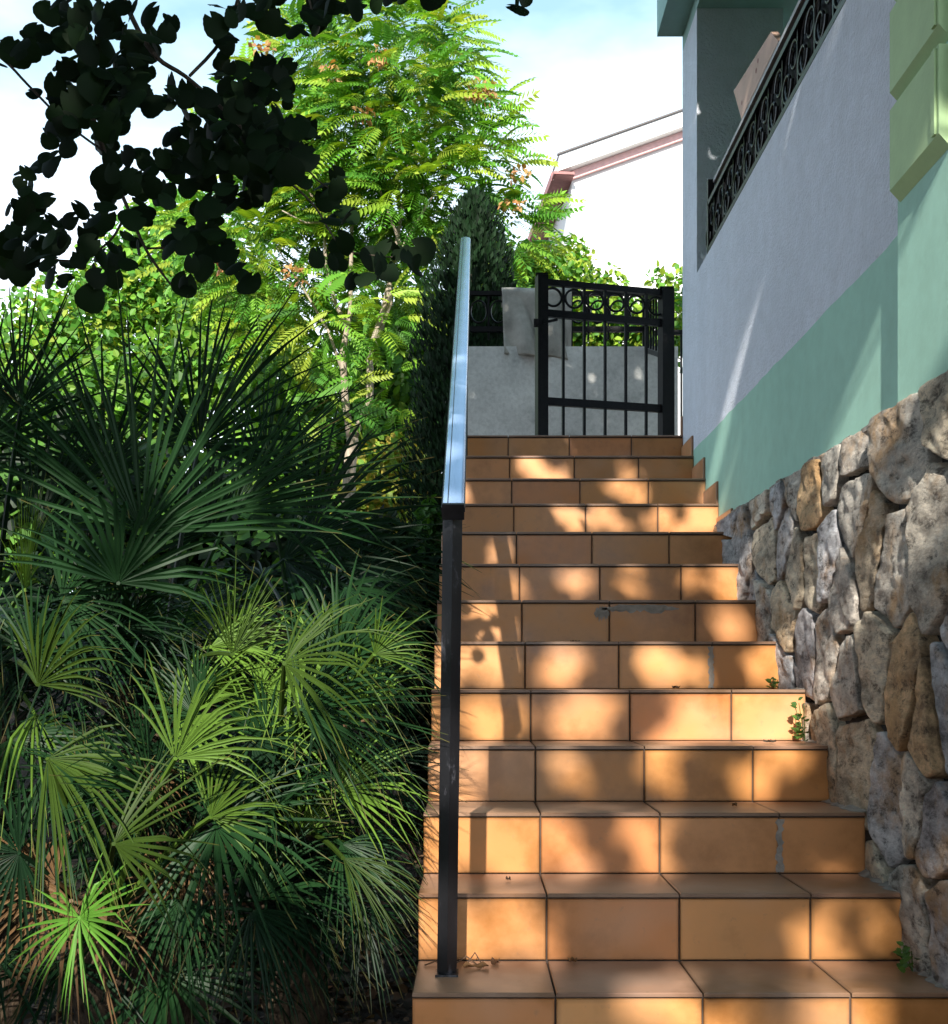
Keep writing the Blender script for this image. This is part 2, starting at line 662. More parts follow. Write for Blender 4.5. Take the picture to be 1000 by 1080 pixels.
b.box((1.1495, 2.60, -.2), (4.5, 2.98, 5.2))
b.build('pilaster', M_GREEN, house)
for k in range(5):
    z = 2.475 + k * .2545
    q = MB()
    x0, x1, ya, yb, zb = 1.082, 1.1095, 2.632, 2.942, z + .238
    # block with a sloping drip underside and a narrow rib near the outer corner
    prof = [(x1, z - .0), (x0, z + .03), (x0, zb), (x1, zb)]
    q.prism([(x, ya, zz) for x, zz in prof], (0, yb - ya, 0))
    q.box((x0 - .006, ya + .012, z + .034), (x0 - .0002, ya + .03, zb - .004))
    q.box((1.11, 2.572, z + .02), (1.5, 2.5995, zb))
    q.build('quoin', M_QUOIN, house, recalc=True)
b = MB()
b.box((2.6, 2.98, 2.435), (2.75, 6.22, 4.69))
b.build('loggia_back_wall', M_QUOIN, house)
b = MB()
b.box((XW + .12, 2.98, 2.436), (2.6, 5.8195, 2.5))
b.build('loggia_floor', M_WHITE2, house)
b = MB()
b.box((1.01, 2.3, 4.772), (4.5, 6.22, 5.15))
b.box((XW, 2.985, 4.692), (2.6, 6.22, 4.7715))
b.build('upper_slab', M_TEAL, house)
b = MB()
b.box((XW, 2.99, 5.151), (4.5, 6.22, 7.5))
b.build('added_upper_storey', M_WHITE2, house)  # unseen storey above the slab, added for its shading
b = MB()
b.box((1.601, 5.82, -.2), (4.5, 6.22, 2.434))
b.build('rear_wall', M_WHITE2, house)

# stone cladding : cells cut from the wall plane, each a domed rough stone
def clip(poly, nx_, ny_, d):
    out = []
    for k in range(len(poly)):
        p, q = poly[k], poly[(k + 1) % len(poly)]
        sp, sq = p[0] * nx_ + p[1] * ny_ - d, q[0] * nx_ + q[1] * ny_ - d
        if sp <= 0: out.append(p)
        if sp * sq < 0:
            t = sp / (sp - sq)
            out.append((p[0] + (q[0] - p[0]) * t, p[1] + (q[1] - p[1]) * t))
    return out

Y0s, Y1s, Z0s, Z1s = 1.9, 5.45, -.05, 1.955
seeds = []
rs = random.Random(21)
for _ in range(4000):
    p = (rs.uniform(Y0s, Y1s), rs.uniform(Z0s, Z1s))
    dmin = rs.choice((.12, .17, .22, .28))
    if all(math.hypot((p[0] - q[0]) * 1.0, (p[1] - q[1]) * .88) > max(dmin, q[2]) * .98 for q in seeds):
        seeds.append((*p, dmin))
STONE_COLS = [(.49, .48, .49), (.45, .44, .46), (.52, .49, .44), (.55, .46, .34), (.53, .37, .21), (.53, .49, .44), (.45, .46, .49), (.60, .55, .47), (.56, .49, .38)]
stn = MB()
from mathutils import noise as mnoise
for k, (sy, sz, sd) in enumerate(seeds):
    poly = [(Y0s, Z0s), (Y1s, Z0s), (Y1s, Z1s), (Y0s, Z1s)]
    for j, (qy, qz, qd) in enumerate(seeds):
        if j == k or abs(qy - sy) > 1.4 or abs(qz - sz) > 1.4: continue
        nx_, ny_ = (qy - sy) * 1.15 + (qz - sz) * .25 * (1 if (k * j) % 3 else -1), qz - sz   # uneven, mostly upright joints
        L = math.hypot(nx_, ny_)
        nx_, ny_ = nx_ / L, ny_ / L
        gap = rs.uniform(.006, .014)
        if sd > .25 and rs.random() < .3: gap += .006
        poly = clip(poly, nx_, ny_, (sy + qy) / 2 * nx_ + (sz + qz) / 2 * ny_ - gap)
        if len(poly) < 3: break
    if len(poly) < 3: continue
    # resample the outline evenly, jitter it
    per = []
    for a, c in zip(poly, poly[1:] + poly[:1]):
        L = math.hypot(c[0] - a[0], c[1] - a[1])
        n = max(1, int(L / .013))
        for t in range(n):
            per.append((a[0] + (c[0] - a[0]) * t / n, a[1] + (c[1] - a[1]) * t / n))
    # corner rounding (smooth twice)
    for _ in range(1):
        per = [((per[i - 1][0] + 2 * per[i][0] + per[(i + 1) % len(per)][0]) / 4, (per[i - 1][1] + 2 * per[i][1] + per[(i + 1) % len(per)][1]) / 4) for i in range(len(per))]
    cy = sum(p[0] for p in per) / len(per)
    cz = sum(p[1] for p in per) / len(per)
    n = len(per)
    base = rs.uniform(.0, .014)
    tiltY, tiltZ = rs.uniform(-.08, .08), rs.uniform(-.07, .07)
    v = []
    rings = [(1.0, -.03), (1.0, .022), (.988, .029), (.95, .031), (.86, .031), (.78, .032), (.69, .032), (.60, .032), (.50, .032), (.40, .032), (.30, .032), (.20, .032), (.10, .032)]
    for sc_, dep in rings:
        for (py_, pz_) in per:
            y = cy + (py_ - cy) * sc_
            z = cz + (pz_ - cz) * sc_
            q = Vector((y * 5, z * 9, k * 3.1))
            e = mnoise.fractal(q, .9, 2.1, 4) * .5
            ed_ = mnoise.noise(Vector((y * 26, z * 26, k))) * .007
            edge = ed_
            d = dep + (e * .014 + base + tiltY * (y - cy) + tiltZ * (z - cz) if dep > 0 else 0)
            rg = 1 - abs(mnoise.noise(Vector((y * 8 + k, z * 15 - y * 7, k)))) * 2
            lay = (mnoise.noise(Vector((y * 14 + k, z * 26, 2))) * .006 + rg * .006) if dep > .012 else 0
            v.append(((1.148 if cy > 2.97 else 1.138) - max(d + lay, -.03), y + (edge if sc_ > .9 else 0), min(z + (edge if sc_ > .9 else 0), Z1s)))
    v.append(((1.148 if cy > 2.97 else 1.138) - (.032 + base + mnoise.fractal(Vector((cy * 9, cz * 7, k * 3.1)), .9, 2.1, 4) * .01), cy, cz))
    f = []
    for r_ in range(len(rings) - 1):
        for j in range(n):
            f.append((r_ * n + j, r_ * n + (j + 1) % n, (r_ + 1) * n + (j + 1) % n, (r_ + 1) * n + j))
    l = (len(rings) - 1) * n
    f += [(l + j, l + (j + 1) % n, len(v) - 1) for j in range(n)]
    c = np.array(rs.choice(STONE_COLS)) * rs.uniform(.85, 1.15)
    stn.add(v, f, c)
plinth = stn.build('stone_plinth', M_STONE, house, smooth=True, recalc=True)
b = MB()
b.box((1.144, Y0s, -.2), (1.1492, Y1s + .5, 1.945))
b.build('joint_backing', M_MORTAR, plinth)
b = MB()
for k in range(60):      # broken ledge of mortar along the top of the stones
    y = Y0s + (5.3 - Y0s) * k / 60
    b.box((1.125 + random.uniform(-.012, .006), y, 1.950 - random.uniform(0, .012)), (1.1488, y + .062, 1.957 + random.uniform(0, .012)))
b.build('ledge', M_CEMENT, plinth)

# balcony railing
rail = MB()
zb, zt = 3.345, 3.575
rail.bar((1.165, 3.0, zb), (1.165, 5.56, zb), .03, .022)
rail.bar((1.165, 3.0, zt), (1.165, 5.56, zt), .03, .022)
rail.bar((1.165, 5.56, 3.33), (1.165, 5.56, 3.69), .03, .03)
y = 3.05
while y < 5.5:
    for dy, sg in ((.0, 1), (.095, -1)):
        pts = []
        for t in np.linspace(0, 1, 18):
            a = t * 2 * math.pi * 1.25
            r_ = .062 * (1 - .55 * t)
            pts.append((1.163, y + dy + .045 + sg * r_ * math.cos(a), (zb + zt) / 2 + sg * (r_ * math.sin(a) + .032) - sg * .0))
        rail.tube(pts, .0065, 6)
    rail.bar((1.165, y, zb), (1.165, y, zt), .012, .012)
    pts = [(1.166, y + .1 + .075 * math.cos(a), (zb + zt) / 2 + .1 * math.sin(a)) for a in np.linspace(0, 2 * math.pi, 20, endpoint=False)]
    rail.tube(pts, .006, 5, closed=True)
    y += .2
br = rail.build('balcony_railing', M_IRON, house)
cap = MB()
cap.box((1.175, 3.0, 3.672), (1.225, 5.62, 3.690))
cap.build('cap_rail', M_CAP, br)
pn = MB()
pn.box((1.19, 3.0, 3.36), (1.2, 5.56, 3.67))
pn.build('rail_panel', M_IRON, br)

bd = MB()
zo = EYE
corners = [(1.175, 5.11, zo + 2.665), (1.175, 4.47, zo + 2.565), (1.175, 4.36, zo + 2.464), (1.175, 4.96, zo + 2.464)]
bd.prism(corners, (.028, 0, 0))
for (yy, zz) in ((5.0, 2.53), (4.72, 2.56), (4.75, 2.535)):
    pts = [(1.1735, yy - .05 + .010 * math.cos(a), zo + zz + .010 * math.sin(a)) for a in np.linspace(0, 2 * math.pi, 10, endpoint=False)]
    bd.add(pts, [tuple(range(10))], mat=1)
tag(bd.build('board', [M_BOARD, M_SOFFIT], recalc=True, origin=(1.21, 4.8, zo + 2.46)), 'tilted pinkish board resting on the iron balcony railing', 'board')

# ------------------------------------------------------------------ handrail
hr = thing('handrail', 'sloping pale metal handrail on a square black post at the open side of the stairs', 'handrail', (-.06, 2.77, SZ(1)))
p = MB()
p.bar((-.064, 2.77, SZ(1)), (-.050, 2.785, 1.655), .034, .034)
p.box((-.092, 2.74, SZ(1)), (-.036, 2.80, SZ(1) + .005))
p.build('post', M_POST, hr)
p = MB()
p.bar((-.047, 6.12, SZ(12) + .01), (-.042, 6.12, 3.55), .034, .034)
p.build('post', M_IRON, hr)
sl = SZ(1) - SZ(0)
a0, a1 = Vector((-.048, 2.74, 1.650)), Vector((-.041, 6.30, 1.650 + (6.30 - 2.74) * H / T))
p = MB()
d = (a1 - a0).normalized()
up = Vector((0, -d.z, d.y))
prof = []
for k in range(17):   # rounded top profile
    a = math.pi * k / 16
    prof.append((.0265 * math.cos(a), .013 * math.sin(a) ** .7))
prof += [(-.0265, -.012), (.0265, -.012)]
pts = [a0 + Vector((1, 0, 0)) * x_ + up * y_ for x_, y_ in prof]
p.prism(pts, a1 - a0)
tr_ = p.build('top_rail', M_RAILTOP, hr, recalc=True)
p = MB()
for x_ in (-.0272, .0272):
    p.bar(a0 + Vector((x_, 0, 0)) - up * .004, a1 + Vector((x_, 0, 0)) - up * .004, .003, .012, up=up)
p.bar(a0 + Vector((-.013, 0, 0)) + up * .0118, a1 + Vector((-.013, 0, 0)) + up * .0118, .0022, .002, up=up)
p.build('dark_edge', M_IRON, tr_)
p = MB()
p.bar(a0 - up * .021 + d * .003, a1 - up * .021, .046, .018, up=up)
p.build('under_bar', M_IRON, hr)
p = MB()
p.bar(a0 - d * .010 - up * .006, a0 - d * .0005 - up * .006, .054, .040, up=up)
p.build('end_cap', M_IRON, hr)

# ------------------------------------------------------------------ gate
ZL = SZ(13)
gate = thing('iron_gate', 'black iron gate with a band of rings at the top of the stairs', 'gate', (.78, 6.65, ZL))
gl, gr_ = Vector((.397, 6.56, ZL)), Vector((1.150, 6.75, ZL))
gd = (gr_ - gl)
gdn = gd.normalized()
def gp(t, z): return gl + gd * t + Vector((0, 0, z))
for t, w_, h_ in ((0, .062, 1.0), (1, .075, .985)):
    p = MB()
    p.bar(gp(t, 0), gp(t, h_), w_, w_, up=gdn)
    p.box(tuple(gp(t, h_) - Vector((w_ / 2 + .004, w_ / 2 + .004, 0))), tuple(gp(t, h_ + .008) + Vector((w_ / 2 + .004, w_ / 2 + .004, 0))))
    p.build('post', M_IRON, gate)
for z, h_ in ((.965, .035), (.785, .042), (.275, .045)):
    p = MB()
    p.bar(gp(.04, z), gp(.955, z), .026, h_)
    p.build('rail', M_IRON, gate)
for k in range(5):
    t = (k + 1) / 6 + .003
    p = MB()
    p.bar(gp(t, .012), gp(t, .96), .015, .015, up=gdn)
    p.build('bar', M_IRON, gate)
for k in range(6):
    t = (k + .5) / 6 + .004
    c = gp(t, .875)
    p = MB()
    p.tube([c + gdn * (.052 * math.cos(a)) + Vector((0, 0, .052 * math.sin(a) + .008)) for a in np.linspace(0, 2 * math.pi, 28, endpoint=False)], .0075, 6, closed=True)
    p.build('ring', M_IRON, gate)
p = MB()
p.box((.40 - .05, 6.52, ZL + .70), (.40 - .02, 6.55, ZL + .74))
p.bar(gp(.01, .72) + Vector((0, -.03, 0)), gp(.12, .745) + Vector((0, -.03, 0)), .014, .014)
p.build('latch', M_IRON, gate)

# low wall behind the landing, fence on it
YB = 7.6
lw = MB()
lw.box((-.12, YB, 1.0), (1.375, YB + .16, 3.48))
tag(lw.build('low_wall', M_CONC, origin=(.6, YB + .08, 1.0)), 'low grey concrete wall closing the landing behind the gate', 'wall')
fence = thing('wall_fence', 'low black iron fence with rings standing on the concrete wall', 'fence', (.55, YB + .08, 3.48))
yf = YB + .07
p = MB()
for z, h_ in ((3.858, .028), (3.615, .035)):
    p.bar((-.12, yf, z), (1.165, yf, z), .03, h_)
p.bar((1.165, yf, 3.48), (1.165, yf, 3.875), .035, .035)
p.bar((.66, yf, 3.48), (.66, yf, 3.87), .028, .028)
p.bar((-.10, yf, 3.48), (-.10, yf, 3.87), .028, .028)
p.build('fence_rail', M_IRON, fence)
x = -.03
while x < 1.12:
    p = MB()
    p.bar((x, yf, 3.545), (x, yf, 3.85), .013, .013)
    p.build('bar', M_IRON, fence)
    p = MB()
    p.tube([(x + .068 + .056 * math.cos(a), yf, 3.735 + .075 * math.sin(a)) for a in np.linspace(0, 2 * math.pi, 24, endpoint=False)], .007, 6, closed=True)
    p.build('ring', M_IRON, fence)
    x += .135
# return panel from the wall corner to the gate post
p = MB()
for z, h_ in ((3.56, .03), (3.40, .03), (3.20, .03)):
    p.bar((1.165, 6.80, z - .02), (1.165, yf, z + (3.84 - 3.56)), .028, h_)
for k in range(7):
    y = 6.88 + k * .11
    p.bar((1.165, y, 3.2 + (y - 6.8) * .32), (1.165, y, 3.56 + (y - 6.8) * .32), .014, .014)
p.build('return_panel', M_IRON, fence)

# fence further back, seen between gate post and house corner
p = MB()
p.bar((1.40, 8.6, 3.88), (3.0, 8.6, 3.88), .03, .035)
for k in range(12):
    p.bar((1.45 + k * .13, 8.6, 3.0), (1.45 + k * .13, 8.6, 3.88), .014, .014)
tag(p.build('rear_fence', M_IRON, origin=(2.0, 8.6, 3.0)), 'dark iron fence glimpsed between the gate post and the house corner', 'fence')

# towel over the fence
tw = MB()
nxx, nz = 36, 40
xa, xb = at(530, 300, yf).x, at(603, 300, yf).x
v = []
for j in range(nz + 1):
    s_ = j / nz
    for k in range(nxx + 1):
        u = k / nxx
        x = xa + (xb - xa) * u + (.02 * (s_ - .5) if u < .5 else -.01 * s_)
        fold = .034 * math.sin(u * 7 - s_ * 3.5) * s_ + .020 * math.sin(u * 9 + s_ * 2.2) * s_ + .018 * math.sin(u * 17 + 1.3 - s_ * 3) * s_ + .026 * math.sin(6 * (u - s_ * .8)) * s_
        L = -.10 + s_ * .60
        if L < 0:
            y, z = yf + .024 + fold * .5, 3.874 + L
        elif L < .05:
            a = L / .05 * math.pi
            y, z = yf + .024 * math.cos(a), 3.874 + .016 * math.sin(a)
        else:
            y, z = yf - .024 - abs(fold) - .05 * (s_ - .2) * .6, 3.874 - (L - .05)
        z -= .030 * u * (1 if L > .05 else 0) * s_ - .008 * math.sin(u * 11) * s_
        v.append((x, y, z))
tw.add(v, [(j * (nxx + 1) + k, j * (nxx + 1) + k + 1, (j + 1) * (nxx + 1) + k + 1, (j + 1) * (nxx + 1) + k) for j in range(nz) for k in range(nxx)])
to = tw.build('towel', M_TOWEL, smooth=True, origin=(.38, yf, 3.87))
so = to.modifiers.new('thick', 'SOLIDIFY')
so.thickness = .006
tag(to, 'grey cloth towel hung over the iron fence behind the gate', 'towel')

# ------------------------------------------------------------------ far white house with pink eaves
FY = 22.0
o_far = at(603, 719, FY)
far = thing('gabled_house', 'white gabled house with pink eaves far behind the gate', 'house', (o_far.x, FY, 2.3))
th = R(5.4)
ex = Vector((math.cos(th), math.sin(th), 0))        # along the gable
ed = Vector((-math.sin(th), math.cos(th), 0))       # depth
def fp(u, z, dd=0.0): return Vector((o_far.x, FY, 0)) + ex * u + ed * dd + Vector((0, 0, z))
z_l = at(606, 182, FY).z
slope = .395
wid = 9.0
half = wid / 2
b = MB()
gpoly = [fp(0, 2), fp(wid, 2), fp(wid, z_l), fp(half, z_l + slope * half), fp(0, z_l)]
b.prism(gpoly, ed * 8)
b.build('wall', M_HOUSEWHITE, far, recalc=True)
def rake(z0, z1, u0, d0, d1, m, name):
    b = MB()
    for sgn in (0, 1):
        ua, ub = (u0, half) if not sgn else (wid - u0, half)
        zz = lambda u: z_l + slope * (u if not sgn else wid - u)
        poly = [fp(ua, zz(ua) + z0, d0), fp(ub, zz(ub) + z0, d0), fp(ub, zz(ub) + z1, d0), fp(ua, zz(ua) + z1, d0)]
        b.prism(poly, ed * (d1 - d0))
    return b.build(name, m, far, recalc=True)
rake(-.16, .0, -.0, -.10, -.002, M_PINK, 'pink_trim')
rake(.002, .30, -.30, -.32, 8.2, M_HOUSEWHITE, 'eave')
rake(.302, .335, -.34, -.36, -.30, M_ROOF, 'roof_edge')
rake(.302, .33, -.32, -.298, 8.2, M_HOUSEWHITE, 'roof')
b = MB()
zz = z_l - .12
b.prism([fp(-.40, zz - .05, -.30), fp(.0, zz - .05, -.30), fp(.0, zz + .0, -.30), fp(-.40, zz + .0, -.30)], ed * .25, )
b.prism([fp(-.36, zz - .06, -.28), fp(-.0, zz - .06, -.28), fp(-.0, zz - .052, -.28), fp(-.36, zz - .052, -.28)], ed * 8.0)
b.prism([fp(-.40, zz - .06, -.02), fp(-.362, zz - .06, -.02), fp(-.362, zz + .10, -.02), fp(-.40, zz + .10, -.02)], ed * 8.0)
b.build('soffit', M_SOFFIT, far, recalc=True)

# ------------------------------------------------------------------ foliage
def leaf_tpl(n=20, lob=5, depth=.16, ser=.05, cup=.10):
    """round lobed leaf, stalk at origin, grows to +Y, unit width"""
    v = [(0, .42, 0)]
    for k in range(n):
        a = 2 * math.pi * k / n
        c = .5 * (1 - depth * (.5 - .5 * math.cos(lob * a)) + ser * ((k % 2) * 2 - 1))
        if k == 0: c = .26
        x, y = -math.sin(a) * c, .42 - math.cos(a) * c * 1.02
        v.append((x, y, -cup * (x * x + (y - .42) ** 2) * 2))
    f = [(0, 1 + k, 1 + (k + 1) % n) for k in range(n)]
    return np.array(v), f

def rand_unit(r_=None):
    v = rng.normal(size=3)
    return v / np.linalg.norm(v)

# ---- overhead vine
vine = thing('climbing_vine', 'broad-leaved climbing vine hanging dark over the palms at the top left corner', 'vine', (-2.3, 1.2, 0))
HOLES = []     # lines of light left free through the leaves
def hole(px, py, Y, r_, n=2):
    HOLES.append((at(px, py, Y), r_ * .55))
    for _ in range(n):
        a, q = rng.uniform(0, 6.28), r_ * rng.uniform(.6, 1.3)
        HOLES.append((at(px, py, Y) + Vector((q * math.cos(a), 0, q * math.sin(a))), r_ * rng.uniform(.2, .45)))
hole(800, 757, SY(5), .15, 0); hole(740, 757, SY(5), .11, 1); hole(835, 757, SY(5), .13, 0); hole(770, 757, SY(5), .13, 0)
hole(610, 760, SY(5), .035)
hole(700, 705, SY(6), .05); hole(600, 700, SY(6), .05); hole(800, 700, SY(6), .05)
hole(770, 655, SY(7), .04); hole(560, 490, SY(12), .032); hole(745, 550, SY(10), .05)
hole(700, 545, SY(10), .04); hole(670, 520, SY(11), .05); hole(780, 615, SY(8), .045)
hole(610, 615, SY(8), .035); hole(665, 612, SY(8), .03)
hole(530, 905, SY(3), .04); hole(500, 985, SY(2), .045); hole(455, 985, SY(2), .04); hole(545, 985, SY(2), .035)
hole(690, 1050, SY(1), .05); hole(600, 770, SY(5), .03); hole(515, 757, SY(5), .045); hole(880, 1060, SY(1), .05)
hole(700, 810, SY(4), .035); hole(600, 815, SY(4), .03)
for q in np.linspace(0, 1, 5):
    hole(900 + 30 * q, 440 - 70 * q, 1195 * XW / (401 + 30 * q), .06)
hole(980, 360, 2.75, .09); hole(985, 280, 2.75, .09); hole(975, 310, 2.8, .06)
hole(775, 400, 5.0, .03); hole(760, 460, 5.2, .03); hole(750, 500, 5.4, .025)
hole(860, 650, 3.8, .06); hole(885, 560, 3.55, .06); hole(905, 660, 3.4, .05); hole(970, 560, 2.9, .06)
hole(84, 980, 2.85, .14); hole(100, 950, 2.9, .08); hole(225, 850, 3.0, .09); hole(350, 900, 3.0, .09); hole(360, 690, 3.0, .10)
hole(270, 625, 3.2, .10); hole(245, 690, 3.1, .07); hole(60, 740, 3.1, .12); hole(175, 800, 3.2, .10); hole(330, 490, 2.9, .06); hole(190, 490, 2.95, .06)
hole(390, 900, 3.0, .08); hole(300, 800, 3.0, .06); hole(380, 640, 3.2, .07); hole(240, 1060, 4.0, .2); hole(100, 1060, 4.0, .2); hole(370, 790, 3.0, .06)
for (px, py, k_) in ((510, 757, 5), (520, 700, 6), (515, 655, 7), (470, 700, 6), (455, 830, 4)):
    HOLES.append((at(px, py, SY(k_)), .045))
for _ in range(26):
    k_ = int(rng.integers(1, 13))
    zz = SZ(k_ - 1) + rng.uniform(.02, .15)
    HOLES.append((Vector((rng.uniform(-.1, 1.1), SY(k_), zz)), rng.uniform(.008, .022)))
for _ in range(60):
    hole(rng.uniform(0, 440), rng.uniform(540, 1000), rng.uniform(2.8, 3.3), rng.uniform(.025, .07), 1)
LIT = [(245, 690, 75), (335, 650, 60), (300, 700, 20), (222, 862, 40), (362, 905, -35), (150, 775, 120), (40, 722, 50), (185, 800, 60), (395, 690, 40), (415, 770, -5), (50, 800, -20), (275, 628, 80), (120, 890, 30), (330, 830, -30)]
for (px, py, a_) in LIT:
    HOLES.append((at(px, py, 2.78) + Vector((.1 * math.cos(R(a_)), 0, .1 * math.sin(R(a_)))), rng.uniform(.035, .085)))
S3 = np.array(SUN)
hp = np.array([list(h_[0]) for h_ in HOLES])
hr_ = np.array([h_[1] for h_ in HOLES])

tplA = leaf_tpl(30, 3, .12, .012, .22)
tplB = leaf_tpl(10, 5, .1, .0, .2)
tplB = (tplB[0] - np.array((0, .42, 0)), tplB[1])
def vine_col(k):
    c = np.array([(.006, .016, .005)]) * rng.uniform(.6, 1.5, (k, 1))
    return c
# roof of leaves over the path behind the camera
cm = []
def leafy(p_, size, nrm):
    w_ = p_ - hp
    al = w_ @ S3
    dist = np.linalg.norm(w_ - al[:, None] * S3, axis=1)
    if (dist < hr_ + size * .5).any(): return
    cm.append(m34(rot_to(rand_unit(), nrm), p_, size))
def roof_leaf(xr_, yr_, zmin, L0, L1):
    t = np.array((rng.uniform(*xr_), rng.uniform(*yr_), 0.0))
    lo = max(.0, min(3.0, (t[1] - 2.6) * .57) - .2)
    t[2] = rng.uniform(max(lo, zmin), 3.95)
    p_ = t - S3 * rng.uniform(L0, L1)
    if p_[2] < 2.5 or p_[2] > 6.2 or p_[1] < -6.5: return
    if p_[2] < 3.2 and p_[1] > -1.2: return
    if p_[1] > .1 and (p_[2] - EYE) < .70 * p_[1] + .15: return
    leafy(p_, rng.uniform(.10, .18), np.array((0, -.5, .7)) + rand_unit() * .75)
while len(cm) < 9000: roof_leaf((-3.1, 1.45), (2.0, 8.5), 0, 2.6, 8.5)
while len(cm) < 10100: roof_leaf((-.7, 1.75), (7.2, 8.6), 2.4, 2.4, 5.0)
while len(cm) < 11500: roof_leaf((-.3, 1.3), (2.0, 4.0), 0, 5.5, 8.8)
while len(cm) < 13000: roof_leaf((-.25, 1.3), (2.4, 6.4), 0, 2.6, 8.0)
for _ in range(2400):        # unseen leaf screen on the left, added to keep sky light off the palms
    p_ = np.array((rng.uniform(-3.4, -3.0), rng.uniform(-2.5, 4.2), rng.uniform(.3, 3.5)))
    leafy(p_, rng.uniform(.12, .2), np.array((1, -.3, .4)) + rand_unit() * .6)
for _ in range(2200):        # second unseen screen behind the camera, also added to block sky light
    p_ = np.array((rng.uniform(-3.0, -.7), rng.uniform(-2.6, -2.2), rng.uniform(.2, 3.8)))
    leafy(p_, rng.uniform(.12, .2), np.array((0, 1, .4)) + rand_unit() * .6)
cb = MB()
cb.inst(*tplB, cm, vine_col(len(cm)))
cb.build('leaf_roof_and_added_screens', M_VINE, vine)

# hanging shoots in the picture
CL = [(60, 15, 38), (112, 12, 30), (80, 55, 30), (22, 60, 16), (168, 22, 17), (6, 55, 15), (150, 45, 14), (245, 55, 20), (235, 20, 18), (250, 8, 14),
      (250, 100, 34), (285, 72, 24), (302, 95, 20), (262, 140, 44), (300, 155, 36), (322, 170, 22), (236, 150, 30), (200, 150, 25), (190, 172, 20), (172, 182, 15),
      (205, 105, 20), (222, 200, 26), (250, 195, 26), (280, 190, 24), (225, 222, 14),
      (120, 118, 28), (60, 132, 20), (50, 97, 18), (98, 80, 28), (145, 108, 18), (180, 100, 16), (135, 60, 26), (105, 98, 20), (75, 105, 16), (150, 85, 16), (125, 90, 20),
      (28, 192, 18), (65, 150, 14), (45, 170, 12), (75, 122, 16), (130, 185, 22), (160, 165, 18), (20, 228, 17), (62, 242, 18), (95, 228, 14), (90, 258, 15), (8, 248, 10),
      (35, 215, 16), (50, 240, 15), (25, 250, 15), (40, 268, 15), (8, 275, 16),
      (110, 222, 12), (30, 280, 14), (62, 292, 15), (115, 282, 22), (130, 262, 18), (100, 308, 9), (75, 270, 12),
      (120, 152, 22), (145, 200, 20), (170, 200, 14), (140, 225, 14), (110, 205, 16),
      (190, 248, 20), (214, 243, 20), (236, 264, 15), (253, 290, 12), (210, 272, 17), (200, 300, 10),
      (352, 190, 10), (340, 200, 12), (357, 228, 14), (345, 272, 13), (375, 284, 17), (362, 258, 13), (392, 262, 13), (420, 268, 13), (438, 270, 12), (400, 285, 10),
      (420, -2, 12), (455, -5, 10), (365, 6, 12), (288, 10, 18), (325, 14, 24), (345, 5, 14), (385, 0, 13), (548, -3, 12), (275, 2, 14)]
lm = []
for (px, py, r_) in CL:
    n = max(3, int((r_ / 15) ** 2 * 4.6))
    for _ in range(n):
        a, q = rng.uniform(0, 6.28), r_ * math.sqrt(rng.uniform()) * .95
        Y = rng.uniform(2.55, 3.25)
        pos = at(px + q * math.cos(a), py + q * math.sin(a), Y)
        nrm = np.array((rng.normal() * .5, -.8, .35)) + rand_unit() * .45
        ax = np.array((rng.normal() * .7, rng.normal() * .2, -.8)) + rand_unit() * .6
        s_ = rng.uniform(.036, .076)
        R3 = rot_to(ax, nrm)
        lm.append(m34(R3, np.array(pos) - R3[:, 1] * s_ * .42, s_))
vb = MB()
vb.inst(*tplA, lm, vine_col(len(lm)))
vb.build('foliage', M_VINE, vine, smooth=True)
sb = MB()
def stem(pts, Y, r0, r1):
    P_ = [at(x, y, Y + .03 * math.sin(k * 1.7)) for k, (x, y) in enumerate(pts)]
    # smooth
    Q = []
    for k in range(len(P_) - 1):
        for t in np.linspace(0, 1, 5)[:-1]:
            p0, p1, p2, p3 = P_[max(k - 1, 0)], P_[k], P_[k + 1], P_[min(k + 2, len(P_) - 1)]
            Q.append(.5 * ((2 * p1) + (p2 - p0) * t + (2 * p0 - 5 * p1 + 4 * p2 - p3) * t * t + (3 * p1 - p0 - 3 * p2 + p3) * t ** 3))
    Q.append(P_[-1])
    sb.tube(Q, list(np.linspace(r0, r1, len(Q))), 6)
stem([(60, -160), (78, -60), (90, 40), (95, 110), (110, 160), (135, 220), (155, 265), (180, 300)], 2.9, .012, .003)
stem([(95, -150), (118, -40), (140, 20), (165, 60), (195, 80), (230, 110), (270, 150), (300, 180)], 2.85, .008, .003)
stem([(200, 80), (235, 40), (255, -20), (270, -160)], 2.9, .004, .006)
stem([(135, 220), (115, 255), (75, 275), (30, 265)], 2.9, .004, .002)
stem([(155, 262), (190, 262), (230, 270)], 2.9, .003, .002)
stem([(110, 160), (70, 130), (30, 90), (0, 60), (-60, 20)], 2.9, .003, .004)
stem([(290, 180), (330, 215), (360, 260), (400, 270), (440, 272)], 2.85, .003, .0015)
stem([(300, 150), (335, 190), (352, 200)], 2.85, .003, .0015)
stem([(310, -120), (320, -30), (330, 15)], 2.85, .005, .002)
stem([(560, -150), (552, -60), (548, -5)], 2.8, .003, .0015)
stem([(400, -120), (388, -40), (385, 0)], 2.8, .003, .0015)
